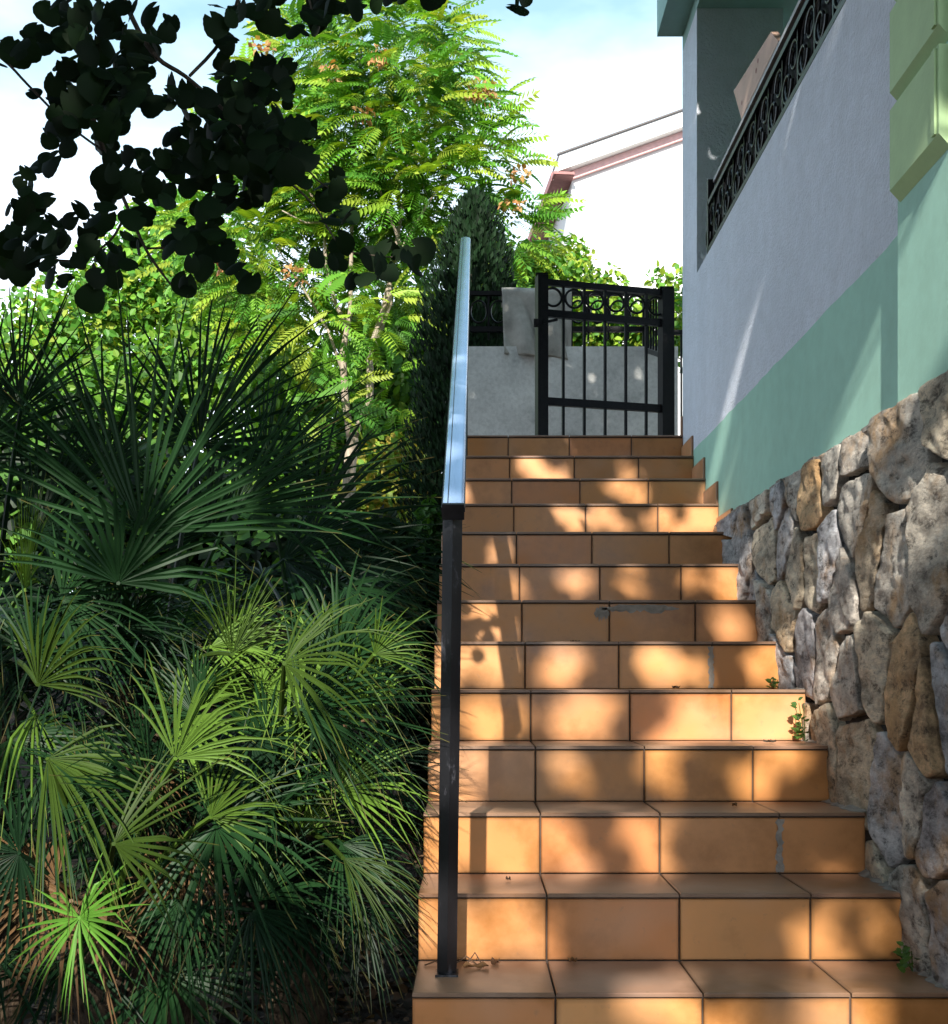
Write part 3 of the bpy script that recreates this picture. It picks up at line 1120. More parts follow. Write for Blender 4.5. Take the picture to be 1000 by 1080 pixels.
# main stem rising outside the picture and running overhead
sb.tube([(-2.3, 1.2, -.1), (-2.32, 1.25, 1.0), (-2.2, 1.2, 2.2), (-1.9, 1.1, 3.2), (-1.2, .7, 3.9), (-.3, .2, 4.1), (.6, -.6, 4.2)], [.05, .045, .04, .035, .03, .02, .012], 8)
sb.tube([(-1.9, 1.1, 3.2), (-1.2, 1.9, 3.6), (-.9, 2.7, 3.55), (-.95, 2.9, 3.2)], [.03, .02, .014, .01], 8)
sb.tube([(-1.2, 1.9, 3.6), (-.5, 2.4, 3.6), (.1, 2.75, 3.4)], [.02, .012, .006], 8)
sb.tube([(-1.9, 1.1, 3.2), (-2.0, -.5, 4.0), (-1.5, -2.5, 4.3)], [.03, .02, .01], 8)
sb.build('stem', M_DARKBARK, vine, smooth=True)

# ---- fan palms
def frond_mesh(mb, crown, hub, axis, normal, L, nseg=30, spread=210, droop=.25, col=(.05, .13, .035), stiff=.12, wid=1.0, stalk=True, dead=False):
    hub, axis, normal, crown = Vector(hub), Vector(axis).normalized(), Vector(normal), Vector(crown)
    normal = (normal - axis * normal.dot(axis)).normalized()
    side = axis.cross(normal)
    col = np.array(col)
    fus = rng.uniform(.20, .28)
    for k in range(nseg):
        u = (k + .5) / nseg * 2 - 1
        a = R(spread / 2) * u + rng.normal() * .035
        Lk = L * (1 - .22 * abs(u) ** 2) * rng.uniform(.8, 1.06)
        if rng.random() < .06: continue
        d = axis * math.cos(a) + side * math.sin(a)
        tang = -axis * math.sin(a) + side * math.cos(a)
        lift = stiff * (1 - math.cos(a)) * .35 + rng.normal() * .07
        d = (d + normal * (lift * .8)).normalized()
        nn = d.cross(tang)
        if nn.dot(normal) < 0: nn = -nn
        half = R(spread) / nseg / 2 * fus * L * 1.02 * wid
        v = []
        steps = (.02, fus * .5, fus, .5, .7, .86, 1.0)
        dr = droop * rng.uniform(.4, 1.9)
        twist = rng.normal() * .25
        kink = rng.uniform(.55, .9) if rng.random() < .25 else 9
        for t in steps:
            r_ = t * Lk
            if t <= fus: w_ = half * t / fus
            else: w_ = half * (1 - ((t - fus) / (1 - fus)) ** 1.5) * 1.0 + .0006
            c = hub + d * r_
            sag = dr * Lk * max(0, t - .2) ** 2.2
            if t > kink: sag += (t - kink) * Lk * .8
            c = c + Vector((0, 0, -sag)) + normal * (.05 * math.sin(t * 3) * Lk * stiff)
            tw_ = twist * max(0, t - fus)
            tg = tang * math.cos(tw_) + nn * math.sin(tw_)
            fold = .55 if t > .05 else .2
            v += [tuple(c + tg * w_ + nn * w_ * fold), tuple(c), tuple(c - tg * w_ + nn * w_ * fold)]
        f = []
        for q in range(len(steps) - 1):
            for e in range(2):
                f.append((q * 3 + e, q * 3 + e + 1, q * 3 + e + 4, q * 3 + e + 3))
        cc_ = np.tile(col * rng.uniform(.8, 1.2), (len(v), 1))
        if not dead:
            tipb = np.array((.20, .15, .05))
            m_ = rng.uniform(0, .8)
            cc_[-3:] = cc_[-3:] * (1 - m_) + tipb * m_
        mb.add(v, f, cc_)
    if stalk:
        mid = (crown + hub) / 2 + Vector((0, 0, .12 * (hub - crown).length))
        pts = []
        for t in np.linspace(0, 1, 9):
            pts.append(crown * (1 - t) ** 2 + mid * 2 * t * (1 - t) + hub * t * t)
        mb.tube(pts, list(np.linspace(.011, .006, 9)), 5, col=col * 1.15)

G1, G2, G3 = (.007, .024, .009), (.013, .042, .013), (.105, .195, .028)  # two dark greens and a bright one: shade and sunlight put into frond colour
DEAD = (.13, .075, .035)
palms = {}
def make_palm(key, label, base, top, r0):
    pm = thing('fan_palm', label, 'palm', base, 'fan palms in the bed beside the stairs')
    tb = MB()
    n = 26
    pts, rad = [], []
    for k in range(n):
        t = k / (n - 1)
        pts.append(Vector(base) * (1 - t) + Vector(top) * t + Vector((.02 * math.sin(t * 5), .02 * math.cos(t * 4), 0)))
        rad.append(r0 * (1.1 - .25 * t) * (1 + .10 * (k % 2)))
    tb.tube(pts, rad, 12)
    for k in range(40):
        t = rng.uniform(.2, 1)
        a = rng.uniform(0, 6.28)
        c = Vector(base) * (1 - t) + Vector(top) * t + Vector((math.cos(a), math.sin(a), 0)) * r0 * .9
        tb.bar(c, c + Vector((math.cos(a) * .05, math.sin(a) * .05, .10)), .03, .012)
    tb.build('trunk', M_FIBRE, pm)
    palms[key] = (pm, Vector(top))
    return pm
def gz_(x, y): return float(terrain(np.float64(x), np.float64(y)))
make_palm('tall', 'tallest fan palm with a large upright frond in the middle of the bed', (-1.05, 3.75, 0), (-1.02, 3.65, 1.15), .10)
make_palm('left', 'fan palm at the left picture edge with dark spiky fronds against the sky', (-1.62, 3.75, 0), (-1.58, 3.7, 1.25), .10)
make_palm('stairs', 'fan palm nearest the stairs with fronds reaching over the step ends', (-.55, 3.55, 0), (-.60, 3.45, .75), .085)
make_palm('low', 'low fan palm with a bright sunlit frond and dry brown leaves beneath it', (-1.05, 3.2, 0), (-1.05, 3.22, .50), .075)
make_palm('back', 'fan palm behind the others with blue-green fronds spreading toward the tree', (-.75, 4.55, gz_(-.75, 4.55)), (-.72, 4.5, 1.45), .10)

def frond(key, px, py, Y, ang, Lpx, toward=.45, tilt=.5, **kw):
    """hub at pixel px,py distance Y; blade axis at screen angle ang (deg, 0 right, 90 up), tilted to/away from viewer"""
    pm, crown = palms[key]
    hub = at(px, py, Y)
    L = Lpx * Y / F
    a = R(ang)
    axis = Vector((math.cos(a), -toward, math.sin(a)))
    normal = Vector((-.15 + rng.normal() * .35, -1, tilt + rng.normal() * .3))
    mb = MB()
    dead = kw.get('dead', False)
    frond_mesh(mb, crown, hub, axis, normal, L, **kw)
    o = mb.build('frond', M_PALM, pm, smooth=False)
    if dead: o['label'] = 'dry brown frond'
    return o
# the large readable fronds
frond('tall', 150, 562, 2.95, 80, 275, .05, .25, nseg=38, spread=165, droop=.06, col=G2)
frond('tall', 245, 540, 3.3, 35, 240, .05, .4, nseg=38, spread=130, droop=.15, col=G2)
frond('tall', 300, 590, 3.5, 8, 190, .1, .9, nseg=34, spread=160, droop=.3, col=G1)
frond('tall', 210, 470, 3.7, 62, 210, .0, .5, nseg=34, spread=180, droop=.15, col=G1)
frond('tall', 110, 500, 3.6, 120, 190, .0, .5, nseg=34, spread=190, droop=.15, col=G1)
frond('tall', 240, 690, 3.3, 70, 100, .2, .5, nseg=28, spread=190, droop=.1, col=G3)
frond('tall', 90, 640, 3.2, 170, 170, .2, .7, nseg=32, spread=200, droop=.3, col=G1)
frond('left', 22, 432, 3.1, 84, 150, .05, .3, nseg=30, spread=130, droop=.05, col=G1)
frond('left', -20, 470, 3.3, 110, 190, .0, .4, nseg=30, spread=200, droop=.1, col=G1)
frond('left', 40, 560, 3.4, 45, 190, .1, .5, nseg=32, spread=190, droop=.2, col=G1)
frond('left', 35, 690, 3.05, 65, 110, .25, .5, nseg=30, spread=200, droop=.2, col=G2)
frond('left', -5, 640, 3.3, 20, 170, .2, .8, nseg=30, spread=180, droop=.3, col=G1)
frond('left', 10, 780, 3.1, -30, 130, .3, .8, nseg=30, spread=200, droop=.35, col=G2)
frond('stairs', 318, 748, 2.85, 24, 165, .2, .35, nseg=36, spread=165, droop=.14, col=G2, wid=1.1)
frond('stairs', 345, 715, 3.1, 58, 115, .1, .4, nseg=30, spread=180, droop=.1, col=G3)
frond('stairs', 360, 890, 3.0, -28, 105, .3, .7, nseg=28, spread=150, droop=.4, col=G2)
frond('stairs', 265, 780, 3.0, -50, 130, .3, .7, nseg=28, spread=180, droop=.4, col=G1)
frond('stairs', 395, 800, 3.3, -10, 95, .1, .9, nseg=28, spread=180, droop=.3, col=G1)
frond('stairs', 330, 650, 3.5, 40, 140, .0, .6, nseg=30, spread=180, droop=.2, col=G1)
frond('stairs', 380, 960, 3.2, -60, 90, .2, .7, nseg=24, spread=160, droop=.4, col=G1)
frond('low', 84, 968, 2.80, -75, 105, .45, .75, nseg=30, spread=300, droop=.12, col=(.080, .200, .025), wid=1.0)  # brighter green of its own, sunlight put into this frond's colour
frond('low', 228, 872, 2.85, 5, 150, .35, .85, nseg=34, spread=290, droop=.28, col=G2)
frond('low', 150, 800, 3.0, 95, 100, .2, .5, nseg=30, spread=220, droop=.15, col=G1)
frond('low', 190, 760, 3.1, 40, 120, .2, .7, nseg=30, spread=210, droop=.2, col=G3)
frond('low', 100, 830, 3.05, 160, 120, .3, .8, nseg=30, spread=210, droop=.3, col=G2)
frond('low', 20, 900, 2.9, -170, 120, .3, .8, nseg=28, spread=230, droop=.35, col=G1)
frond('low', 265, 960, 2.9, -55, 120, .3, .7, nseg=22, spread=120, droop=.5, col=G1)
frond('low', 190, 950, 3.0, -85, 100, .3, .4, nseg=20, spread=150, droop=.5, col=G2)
frond('low', 150, 815, 3.05, -35, 62, .3, .5, nseg=22, spread=130, droop=.5, col=DEAD, dead=True)
frond('low', 75, 950, 2.95, -110, 115, .1, .5, nseg=26, spread=230, droop=.5, col=DEAD, dead=True)
frond('low', 205, 890, 3.05, -95, 90, .1, .4, nseg=24, spread=140, droop=.4, col=DEAD, dead=True)
frond('low', 60, 930, 3.0, 150, 110, .1, .6, nseg=24, spread=150, droop=.4, col=DEAD, dead=True)
frond('back', 330, 560, 4.2, 40, 180, .0, .5, nseg=32, spread=180, droop=.2, col=G1)
frond('back', 380, 600, 4.1, 10, 130, .1, .7, nseg=30, spread=180, droop=.25, col=G1)
frond('back', 280, 500, 4.3, 80, 150, .0, .4, nseg=30, spread=180, droop=.15, col=G2)
frond('back', 220, 560, 4.3, 120, 160, .0, .5, nseg=30, spread=180, droop=.2, col=G1)
frond('back', 350, 690, 4.0, 0, 130, .1, .8, nseg=28, spread=180, droop=.3, col=G1)
# the tangle of smaller fronds in front, turned every way
for _ in range(34):
    px, py = rng.uniform(-10, 390), rng.uniform(600, 990)
    if math.hypot(px - 84, py - 968) < 120: continue
    key = 'left' if px < 90 and py < 800 else ('stairs' if px > 240 else ('tall' if py < 720 else 'low'))
    ang = rng.uniform(-70, 130)
    pm, crown = palms[key]
    hub = at(px, py, rng.uniform(2.85, 3.35))
    a = R(ang)
    axis = Vector((math.cos(a) + .15, rng.uniform(-.7, .2), math.sin(a)))
    mb = MB()
    frond_mesh(mb, crown, hub, axis, Vector(rand_unit()) * 1.2 + Vector((0, -.5, .7)), rng.uniform(.26, .42), nseg=int(rng.integers(22, 34)), spread=rng.uniform(90, 190), droop=rng.uniform(.1, .5), col=(G1, G2, G2, G3)[rng.integers(0, 4)])
    mb.build('frond', M_PALM, pm)
for (px, py, a_) in LIT[::2] + LIT[3:8:4]:       # brighter yellow-green fronds at the leaf gaps, sunlight put into their colour
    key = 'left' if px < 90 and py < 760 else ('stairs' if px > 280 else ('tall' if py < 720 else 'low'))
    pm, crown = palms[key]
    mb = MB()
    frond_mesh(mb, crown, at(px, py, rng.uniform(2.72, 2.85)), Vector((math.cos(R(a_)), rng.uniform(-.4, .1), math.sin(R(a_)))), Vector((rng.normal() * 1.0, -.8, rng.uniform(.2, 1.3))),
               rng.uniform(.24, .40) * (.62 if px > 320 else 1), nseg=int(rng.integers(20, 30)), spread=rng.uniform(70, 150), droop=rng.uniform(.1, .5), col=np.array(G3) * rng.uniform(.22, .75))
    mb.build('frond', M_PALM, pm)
# the deeper, darker fronds between
for key, n in (('tall', 13), ('left', 16), ('stairs', 15), ('low', 18), ('back', 12)):
    pm, crown = palms[key]
    for k in range(n):
        a = 2 * math.pi * (k + rng.uniform(-.3, .3)) / n
        el = rng.uniform(-.35, .75)
        d = Vector((math.cos(a) * math.cos(el), math.sin(a) * math.cos(el) * .8 + .15, math.sin(el)))
        hub = crown + d * rng.uniform(.28, .5)
        if hub.y < 3.05: hub.y = 3.05 + rng.uniform(0, .2)
        if hub.x > -.42: hub.x = -.42 - rng.uniform(0, .15)
        hub.z = max(hub.z, .3)
        mb = MB()
        dd = rng.random() < .05
        frond_mesh(mb, crown, hub, d + Vector((0, 0, -.15)), Vector((-d.x * .5, -d.y * .5 - .4, .8)), rng.uniform(.30, .52), nseg=int(rng.integers(24, 36)), spread=rng.uniform(180, 250), droop=rng.uniform(.15, .45), col=DEAD if dd else (G1 if rng.random() < .7 else G2), dead=dd)
        o = mb.build('frond', M_PALM, pm)
        if dd: o['label'] = 'dry brown frond'

# ---- generic leaf masses
def ellip(l):
    return np.array([(*c, *s_) for c, s_ in l])
def rand_in(blobs, n, shell=.35):
    w = np.prod(blobs[:, 3:], axis=1)
    idx = rng.choice(len(blobs), n, p=w / w.sum())
    d = rng.normal(size=(n, 3))
    d /= np.linalg.norm(d, axis=1)[:, None]
    r_ = (shell + (1 - shell) * rng.uniform(size=(n, 1))) ** .6
    return blobs[idx, :3] + d * r_ * blobs[idx, 3:], d
tplS = (np.array([(0, 0, 0), (.30, .45, .06), (0, 1, -.05), (-.30, .45, .06)]), [(0, 1, 2), (0, 2, 3)])
tplO = (np.array([(0, 0, 0), (.34, .3, .07), (.28, .68, .05), (0, 1, -.04), (-.28, .68, .05), (-.34, .3, .07)]), [(0, 1, 2, 3), (0, 3, 4, 5)])

def px_blob(px, py, Y, rx, rz, ry=None):
    c = at(px, py, Y)
    s_ = Y / F
    return (tuple(c), (rx * s_, (ry if ry else rx) * s_, rz * s_))

def leaf_mass(blobs, n, size, cols, tpl=tplO, up=.5, shell=.3, frontal=.3):
    P_, D = rand_in(ellip(blobs), n, shell)
    mats = []
    for p_, d_ in zip(P_, D):
        nrm = d_ * .5 + np.array((0, -frontal, up)) + rand_unit() * .6
        ax = rand_unit() + np.array((0, 0, -.4)) + d_ * .4
        mats.append(m34(rot_to(ax, nrm), p_, size * rng.uniform(.6, 1.3)))
    cols = np.array(cols)
    c = cols[rng.integers(0, len(cols), n)] * rng.uniform(.75, 1.25, (n, 1))
    return mats, c

# compound pinnate leaf template
def pinnate(L=1.0, pairs=10, ll=.27, lw=.052, droop=.55):
    v, f = [], []
    def q(p0, d, up_, l, w):
        b = len(v)
        d = d.normalized()
        s_ = d.cross(up_).normalized()
        v.extend([tuple(p0), tuple(p0 + d * l * .4 + s_ * w), tuple(p0 + d * l + Vector((0, 0, -.12 * l))), tuple(p0 + d * l * .4 - s_ * w)])
        f.append((b, b + 1, b + 2))
        f.append((b, b + 2, b + 3))
    for k in range(pairs):
        t = .18 + .82 * k / (pairs - 1)
        p0 = Vector((0, L * t, -droop * t ** 2 * L))
        sc_ = (.65 + .5 * math.sin(math.pi * min(t * .9, 1)))
        for sgn in (-1, 1):
            q(p0, Vector((sgn, .42, -.35)), Vector((0, 0, 1)), ll * sc_, lw * sc_)
    q(Vector((0, L, -droop * L)), Vector((0, 1, -.8)), Vector((0, 0, 1)), ll * .8, lw)
    b = len(v)
    for t in (0, .5, 1):
        v.extend([(.006, L * t, -droop * t * t * L), (-.006, L * t, -droop * t * t * L)])
    f.extend([(b, b + 2, b + 3, b + 1), (b + 2, b + 4, b + 5, b + 3)])
    return np.array(v), f
tplP = pinnate()

def pinnate_mass(mb, blobs, n, size, cols, shell=.4):
    P_, D = rand_in(ellip(blobs), n, shell)
    mats = []
    for p_, d_ in zip(P_, D):
        ax = d_ * 1.0 + np.array((0, -.35, .1)) + rand_unit() * .6
        ax[2] = ax[2] * .5
        mats.append(m34(rot_to(ax, np.array((-.1, -.75, .75)) + rand_unit() * .5), p_, size * rng.uniform(.65, 1.2)))
    cols = np.array(cols)
    c = cols[rng.integers(0, len(cols), n)] * rng.uniform(.8, 1.25, (n, 1))
    mb.inst(*tplP, mats, c)

YG = [(.11, .29, .03), (.17, .36, .035), (.25, .40, .04), (.08, .24, .03), (.30, .39, .045), (.07, .20, .025)]
base_t = at(372, 560, 9.5)
tree = thing('ailanthus_tree', 'tall yellow-green tree with feathery leaves and pale forked trunk behind the palms', 'tree', (base_t.x, 9.5, gz_(base_t.x, 9.5)))
tb = MB()
def limb(pts, r0, r1, n=8):
    P_ = [at(x, y, Y) for x, y, Y in pts]
    tb.tube([p_ + Vector((.02 * math.sin(k * 2.3), 0, 0)) for k, p_ in enumerate(P_)], list(np.linspace(r0 * .68, r1 * .6, len(P_))), n)
tb.tube([Vector((base_t.x - .05, 9.5, gz_(base_t.x, 9.5) - .1)), at(368, 560, 9.5), at(368, 500, 9.5), at(372, 462, 9.5)], [.075, .06, .055, .05], 9)
limb([(372, 462, 9.5), (388, 425, 9.5), (393, 370, 9.45), (402, 330, 9.4), (412, 290, 9.4), (425, 230, 9.4), (430, 150, 9.4)], .055, .015)
limb([(370, 465, 9.5), (362, 420, 9.5), (364, 370, 9.5), (368, 330, 9.5), (370, 270, 9.5), (375, 160, 9.5), (380, 40, 9.5)], .05, .014)
limb([(368, 350, 9.5), (352, 320, 9.5), (346, 280, 9.5), (340, 220, 9.4), (322, 200, 9.3), (303, 188, 9.2)], .03, .012)
limb([(340, 235, 9.4), (320, 235, 9.3), (300, 222, 9.2)], .018, .008)
limb([(393, 370, 9.45), (410, 320, 9.4), (414, 280, 9.4), (420, 255, 9.3), (400, 200, 9.3), (395, 190, 9.2)], .03, .012)
limb([(414, 280, 9.4), (440, 230, 9.3), (470, 190, 9.3), (500, 160, 9.3)], .022, .008)
limb([(364, 400, 9.5), (345, 350, 9.5), (320, 300, 9.5), (290, 260, 9.5)], .022, .008)
tb.build('trunk', M_PALEBARK, tree, smooth=True)
cb = MB()
BL = [px_blob(400, 40, 9.6, 75, 60), px_blob(340, 70, 9.6, 60, 60), px_blob(450, 60, 9.4, 60, 50), px_blob(420, 130, 9.3, 90, 60), px_blob(350, 140, 9.7, 70, 60),
      px_blob(490, 130, 9.3, 50, 42), px_blob(500, 180, 9.3, 48, 50), px_blob(450, 210, 9.3, 70, 45), px_blob(370, 210, 9.9, 90, 60), px_blob(290, 130, 9.9, 50, 60), px_blob(430, 0, 9.5, 45, 30),
      px_blob(290, 270, 9.9, 80, 70), px_blob(230, 250, 10.2, 60, 50), px_blob(420, 290, 9.9, 70, 50), px_blob(545, 240, 9.6, 36, 40), px_blob(520, 250, 9.4, 40, 40), px_blob(300, 350, 10, 60, 50), px_blob(400, 330, 9.1, 55, 40, 25), px_blob(340, 330, 9.1, 40, 50, 20), px_blob(410, 400, 9.2, 40, 40, 20), px_blob(350, 420, 9.1, 35, 30, 20)]
pinnate_mass(cb, BL, 2500, .29, YG, .3)
cb.build('crown', M_TREE, tree)
for (px, py) in ((505, 95), (500, 105), (400, 60), (350, 75), (548, 184), (540, 215), (275, 50), (385, 120), (310, 290), (230, 275), (515, 100)):
    m_, c_ = leaf_mass([px_blob(px, py, 9.0, 12, 9)], 28, .06, [(.42, .20, .09), (.50, .30, .12)], tplS)
    sd = MB()
    sd.inst(*tplS, m_, c_)
    sd.build('seed_cluster', M_TREE, tree)

def bush(name, label, cat, blobs, n, size, cols, base, tpl=tplO, mat=None, trunk=None, group=None, shell=.3, part='crown'):
    o = thing(name, label, cat, base, group)
    mb = MB()
    m_, c_ = leaf_mass(blobs, n, size, cols, tpl, shell=shell)
    mb.inst(*tpl, m_, c_)
    mb.build(part, mat or M_TREE, o)
    tm = MB()
    bx = Vector(base)
    for bl in blobs[:7]:
        c = Vector(bl[0])
        tm.tube([bx + Vector((0, 0, -.1)), bx * .6 + c * .4 + Vector((0, 0, .1)), c], [.05, .03, .008] if not trunk else trunk, 6)
    tm.build('trunk', M_DARKBARK, o, smooth=True)
    return o

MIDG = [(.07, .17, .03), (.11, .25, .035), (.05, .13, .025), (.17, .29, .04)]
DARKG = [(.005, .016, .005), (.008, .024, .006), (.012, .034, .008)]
bush('broadleaf_tree', 'mid green leafy tree filling the gap behind the pale forked trunk', 'tree',
     [px_blob(420, 360, 12, 70, 80), px_blob(310, 420, 12, 80, 70), px_blob(430, 460, 11.5, 60, 60), px_blob(250, 350, 12.5, 70, 70), px_blob(360, 480, 11.5, 80, 50), px_blob(180, 420, 12.5, 70, 70), px_blob(300, 510, 11.5, 90, 60), px_blob(400, 400, 11.5, 50, 60), px_blob(90, 440, 12, 90, 70)],
     19000, .11, MIDG + YG[:2], (at(360, 600, 12).x, 12, gz_(-1, 12)), shell=.05)
bush('yellow_bush', 'yellowing leafy bush below the forked trunk beside the conifer', 'bush',
     [px_blob(415, 500, 10.5, 40, 45), px_blob(390, 540, 10.5, 45, 40), px_blob(440, 550, 10.3, 30, 40)],
     1800, .10, [(.32, .32, .04), (.20, .30, .04), (.38, .30, .05), (.12, .24, .03)], (at(415, 600, 10.5).x, 10.5, gz_(-.8, 10.5)), shell=.1)
bush('leafy_tree', 'sunlit yellow-green tree far left behind the palm tops', 'tree',
     [px_blob(200, 250, 15, 70, 50), px_blob(150, 290, 15, 70, 50), px_blob(90, 350, 15, 90, 60), px_blob(210, 330, 15, 90, 60), px_blob(20, 390, 15, 80, 60)],
     10000, .12, YG + MIDG[:2], (at(150, 560, 15).x, 15, gz_(-4, 15)), shell=.1)
bush('garden_tree', 'sunlit bushy tree behind the low wall and the gate', 'tree',
     [px_blob(560, 345, 11, 60, 40), px_blob(620, 340, 11, 60, 38), px_blob(590, 285, 11, 40, 40), px_blob(690, 345, 11, 50, 38), px_blob(545, 300, 11, 40, 50), px_blob(640, 300, 11, 22, 22), px_blob(697, 296, 11, 16, 14), px_blob(720, 330, 11, 20, 60)],
     9000, .075, YG + [(.20, .30, .03)], (at(600, 480, 11).x, 11, gz_(1, 11)), shell=.1)
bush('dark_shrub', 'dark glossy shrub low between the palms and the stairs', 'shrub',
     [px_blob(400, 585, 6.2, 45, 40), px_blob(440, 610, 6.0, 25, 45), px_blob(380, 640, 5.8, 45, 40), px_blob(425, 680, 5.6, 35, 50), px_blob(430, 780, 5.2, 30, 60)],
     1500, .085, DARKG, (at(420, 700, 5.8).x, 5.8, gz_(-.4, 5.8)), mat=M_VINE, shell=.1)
bush('ivy_bush', 'bright green creeping bush right against the open side of the stairs', 'bush',
     [px_blob(452, 560, 6.4, 12, 40), px_blob(447, 620, 6.0, 13, 45), px_blob(440, 680, 5.6, 14, 40)],
     1500, .05, [(.04, .12, .02), (.06, .16, .025)], (at(447, 700, 6.0).x, 6.0, gz_(-.3, 6)), tpl=tplS, shell=.05)
bush('background_hedge', 'dark green hedge closing the garden behind the palms', 'hedge',
     [px_blob(40, 520, 9, 110, 110), px_blob(180, 560, 9, 110, 90), px_blob(310, 590, 8.5, 90, 70), px_blob(60, 680, 8, 120, 100), px_blob(220, 690, 7.5, 120, 90), px_blob(360, 690, 7, 70, 70)],
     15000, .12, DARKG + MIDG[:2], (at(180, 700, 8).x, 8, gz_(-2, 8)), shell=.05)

# ---- conifer column
cy_b = at(487, 600, 8.35)
cyp = thing('cypress', 'slim dark green conifer standing just left of the low wall', 'conifer', (cy_b.x, 8.35, gz_(cy_b.x, 8.35)))
mb = MB()
N = 30000
zb_, zt_ = gz_(cy_b.x, 8.35), at(505, 205, 8.35).z
mats, cols = [], []
prof_x = [(0, .03), (.05, .16), (.15, .28), (.35, .40), (.6, .45), (.85, .45), (1, .38)]
for k in range(N):
    s_ = rng.uniform() ** .7                 # 0 top, 1 base
    rr = np.interp(s_, [q[0] for q in prof_x], [q[1] for q in prof_x])
    a = rng.uniform(0, 2 * math.pi)
    lump = 1 + .16 * math.sin(a * 5 + s_ * 21) * math.sin(s_ * 34 + a * 2)
    q = rr * lump * math.sqrt(rng.uniform(.05, 1.0))
    z = zt_ + (zb_ - zt_) * s_
    xo = cy_b.x + .10 * (1 - s_)
    p_ = np.array((xo + q * math.cos(a), 8.35 + q * math.sin(a), z))
    ax = np.array((math.cos(a) * .5, math.sin(a) * .5, 1.0)) + rand_unit() * .35
    nrm = np.array((math.cos(a), math.sin(a), .2)) + rand_unit() * .5
    mats.append(m34(rot_to(ax, nrm), p_, rng.uniform(.035, .075)))
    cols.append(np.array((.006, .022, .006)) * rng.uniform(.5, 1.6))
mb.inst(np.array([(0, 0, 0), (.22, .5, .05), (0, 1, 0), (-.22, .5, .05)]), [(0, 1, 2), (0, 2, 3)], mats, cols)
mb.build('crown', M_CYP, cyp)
mb = MB()
mb.tube([(cy_b.x, 8.35, zb_ - .1), (cy_b.x + .05, 8.35, (zb_ + zt_) / 2), (cy_b.x + .1, 8.35, zt_ - .2)], [.08, .05, .01], 8)
mb.build('trunk', M_DARKBARK, cyp)

# ---- weeds, fallen leaves, litter
def weed(loc, h, n, label):
    o = MB()
    mats, cols = [], []
    for k in range(n):
        a = rng.uniform(0, 6.28)
        zz = rng.uniform(.0, h)
        p_ = np.array(loc) + np.array((-abs(math.cos(a)) * .025, math.sin(a) * .03, zz))
        mats.append(m34(rot_to(np.array((math.cos(a) - .4, math.sin(a), .5)), np.array((-.5, -.5, .8)) + rand_unit() * .4), p_, rng.uniform(.015, .03)))
        cols.append(np.array((.07, .15, .03)) * rng.uniform(.6, 1.4))
    o.inst(*tplO, mats, cols)
    for k in range(3):
        o.tube([Vector(loc), Vector(loc) + Vector((-.01 - .01 * k, .02 * (k - 1), h * .9))], .0015, 4, col=(.08, .14, .04))
    tag(o.build('weed', M_TREE, origin=loc), label, 'weed', 'weeds along the foot of the stone wall')
weed((1.085, SY(5) - .10, SZ(4) + .003), .14, 34, 'leafy green weed growing up the stone wall beside the sunniest step')
weed((1.09, SY(6) - .06, SZ(5) + .003), .035, 10, 'tiny green weed in the corner of a step under the stone wall')
weed((1.08, SY(2) - .12, SZ(1) + .003), .06, 16, 'low green weed at the wall foot on the lowest wide step')

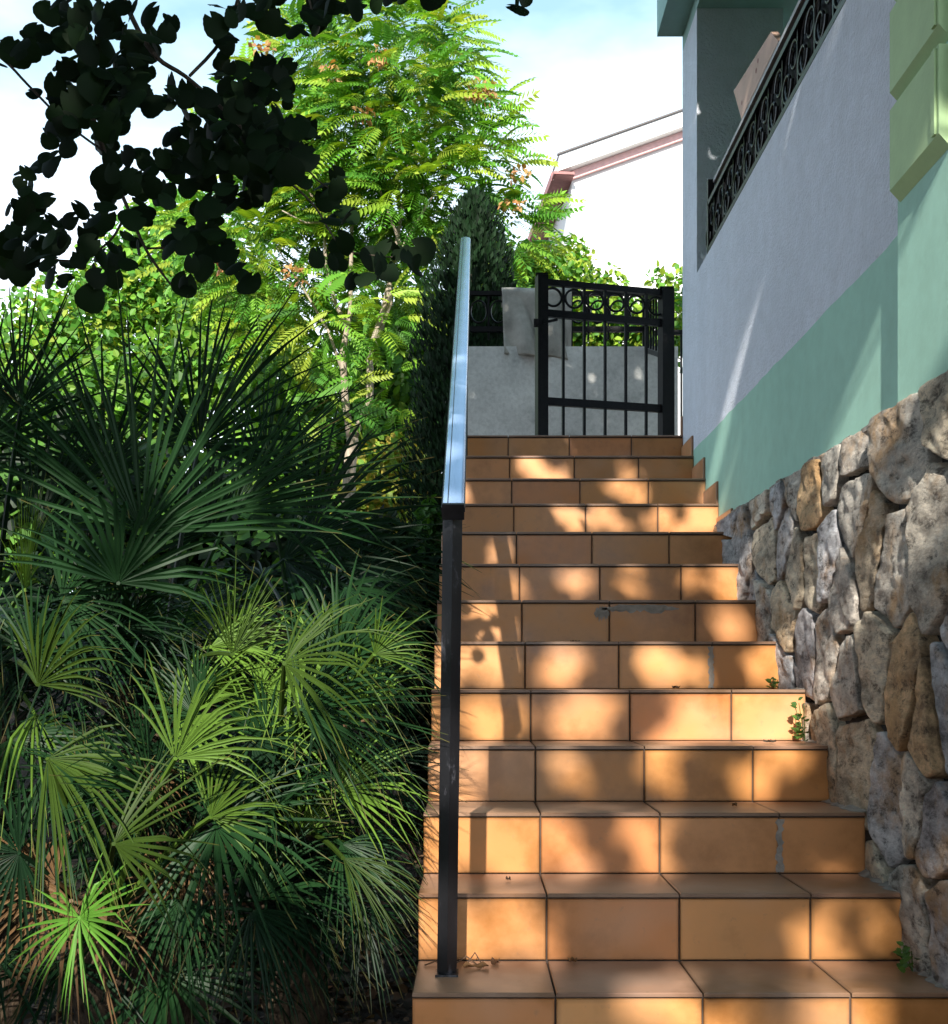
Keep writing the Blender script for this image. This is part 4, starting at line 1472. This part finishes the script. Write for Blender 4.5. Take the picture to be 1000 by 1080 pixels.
def dry_leaf(px, i, frac, label, s_=.03):
    y = SY(i) + T * frac
    x = (px - VX) * y / F
    o = MB()
    n = 12
    v = [(0, 0, .004)]
    for k in range(n):
        a = 2 * math.pi * k / n
        r_ = s_ * (.55 + .35 * abs(math.cos(a))) * rng.uniform(.75, 1.1)
        v.append((r_ * math.cos(a), r_ * .7 * math.sin(a), .002 + .012 * math.sin(a * 2 + px) ** 2))
    c = np.array([(.10, .05, .025), (.16, .08, .03), (.07, .045, .03)][px % 3])
    rz = rng.uniform(0, 6.28)
    M_ = Matrix.Translation((x, y, SZ(i) + .001)) @ Matrix.Rotation(rz, 4, 'Z')
    o.add([tuple(M_ @ Vector(q)) for q in v], [(0, 1 + k, 1 + (k + 1) % n) for k in range(n)], c)
    tag(o.build('dry_leaf', M_LITTER, origin=(x, y, SZ(i))), label, 'dry leaf', 'dry leaves fallen on the steps')
dry_leaf(502, 1, .72, 'curled dry leaf on the tread right beside the handrail post', .045)
dry_leaf(522, 1, .86, 'dry leaf against the riser a little right of the handrail post', .03)
dry_leaf(604, 1, .93, 'small dark dry leaf under the middle of the second riser', .018)
dry_leaf(536, 2, .6, 'tiny dry leaf alone on the second visible tread', .012)
dry_leaf(713, 5, .8, 'brown dry leaf on the step above the sunniest riser', .03)
dry_leaf(812, 4, .4, 'thin dark dry leaf on the tread below the sunniest riser', .025)
dry_leaf(775, 3, .5, 'small dry leaf on the tread two steps below the sunniest riser', .018)
dry_leaf(606, 6, .8, 'yellowish dry leaf on the upper middle steps', .025)
tw_ = MB()
yb_ = SY(1) + .24
for (x0, x1, dz) in ((478, 506, .02), (448, 470, .008), (492, 510, .03)):
    tw_.tube([((x0 - VX) * yb_ / F, yb_, SZ(1) + .003), ((x0 + x1 - 2 * VX) / 2 * yb_ / F, yb_ + .02, SZ(1) + dz), ((x1 - VX) * yb_ / F, yb_ - .02, SZ(1) + .004)], .002, 5, col=(.12, .07, .04))
tag(tw_.build('twig', M_LITTER, origin=((490 - VX) * yb_ / F, yb_, SZ(1))), 'little brown twigs lying at the foot of the handrail post', 'twig')

mb = MB()
n = 5200
lx, ly = rng.uniform(-2.2, -.18, n), rng.uniform(2.6, 6, n)
lz = terrain(lx, ly) + rng.uniform(.003, .03, n)
mats = [m34(rot_to(rand_unit() * np.array((1, 1, .25)), np.array((0, 0, 1.0)) + rand_unit() * .6), (a, b_, c), rng.uniform(.025, .07)) for a, b_, c in zip(lx, ly, lz)]
cl = np.array([(.16, .085, .045), (.08, .045, .028), (.24, .14, .075), (.05, .03, .02)])[rng.integers(0, 4, n)]
mb.inst(*tplO, mats, cl)
tag(mb.build('leaf_litter', M_LITTER), 'dry brown leaf litter covering the soil under the palms', 'leaf litter', kind='stuff')
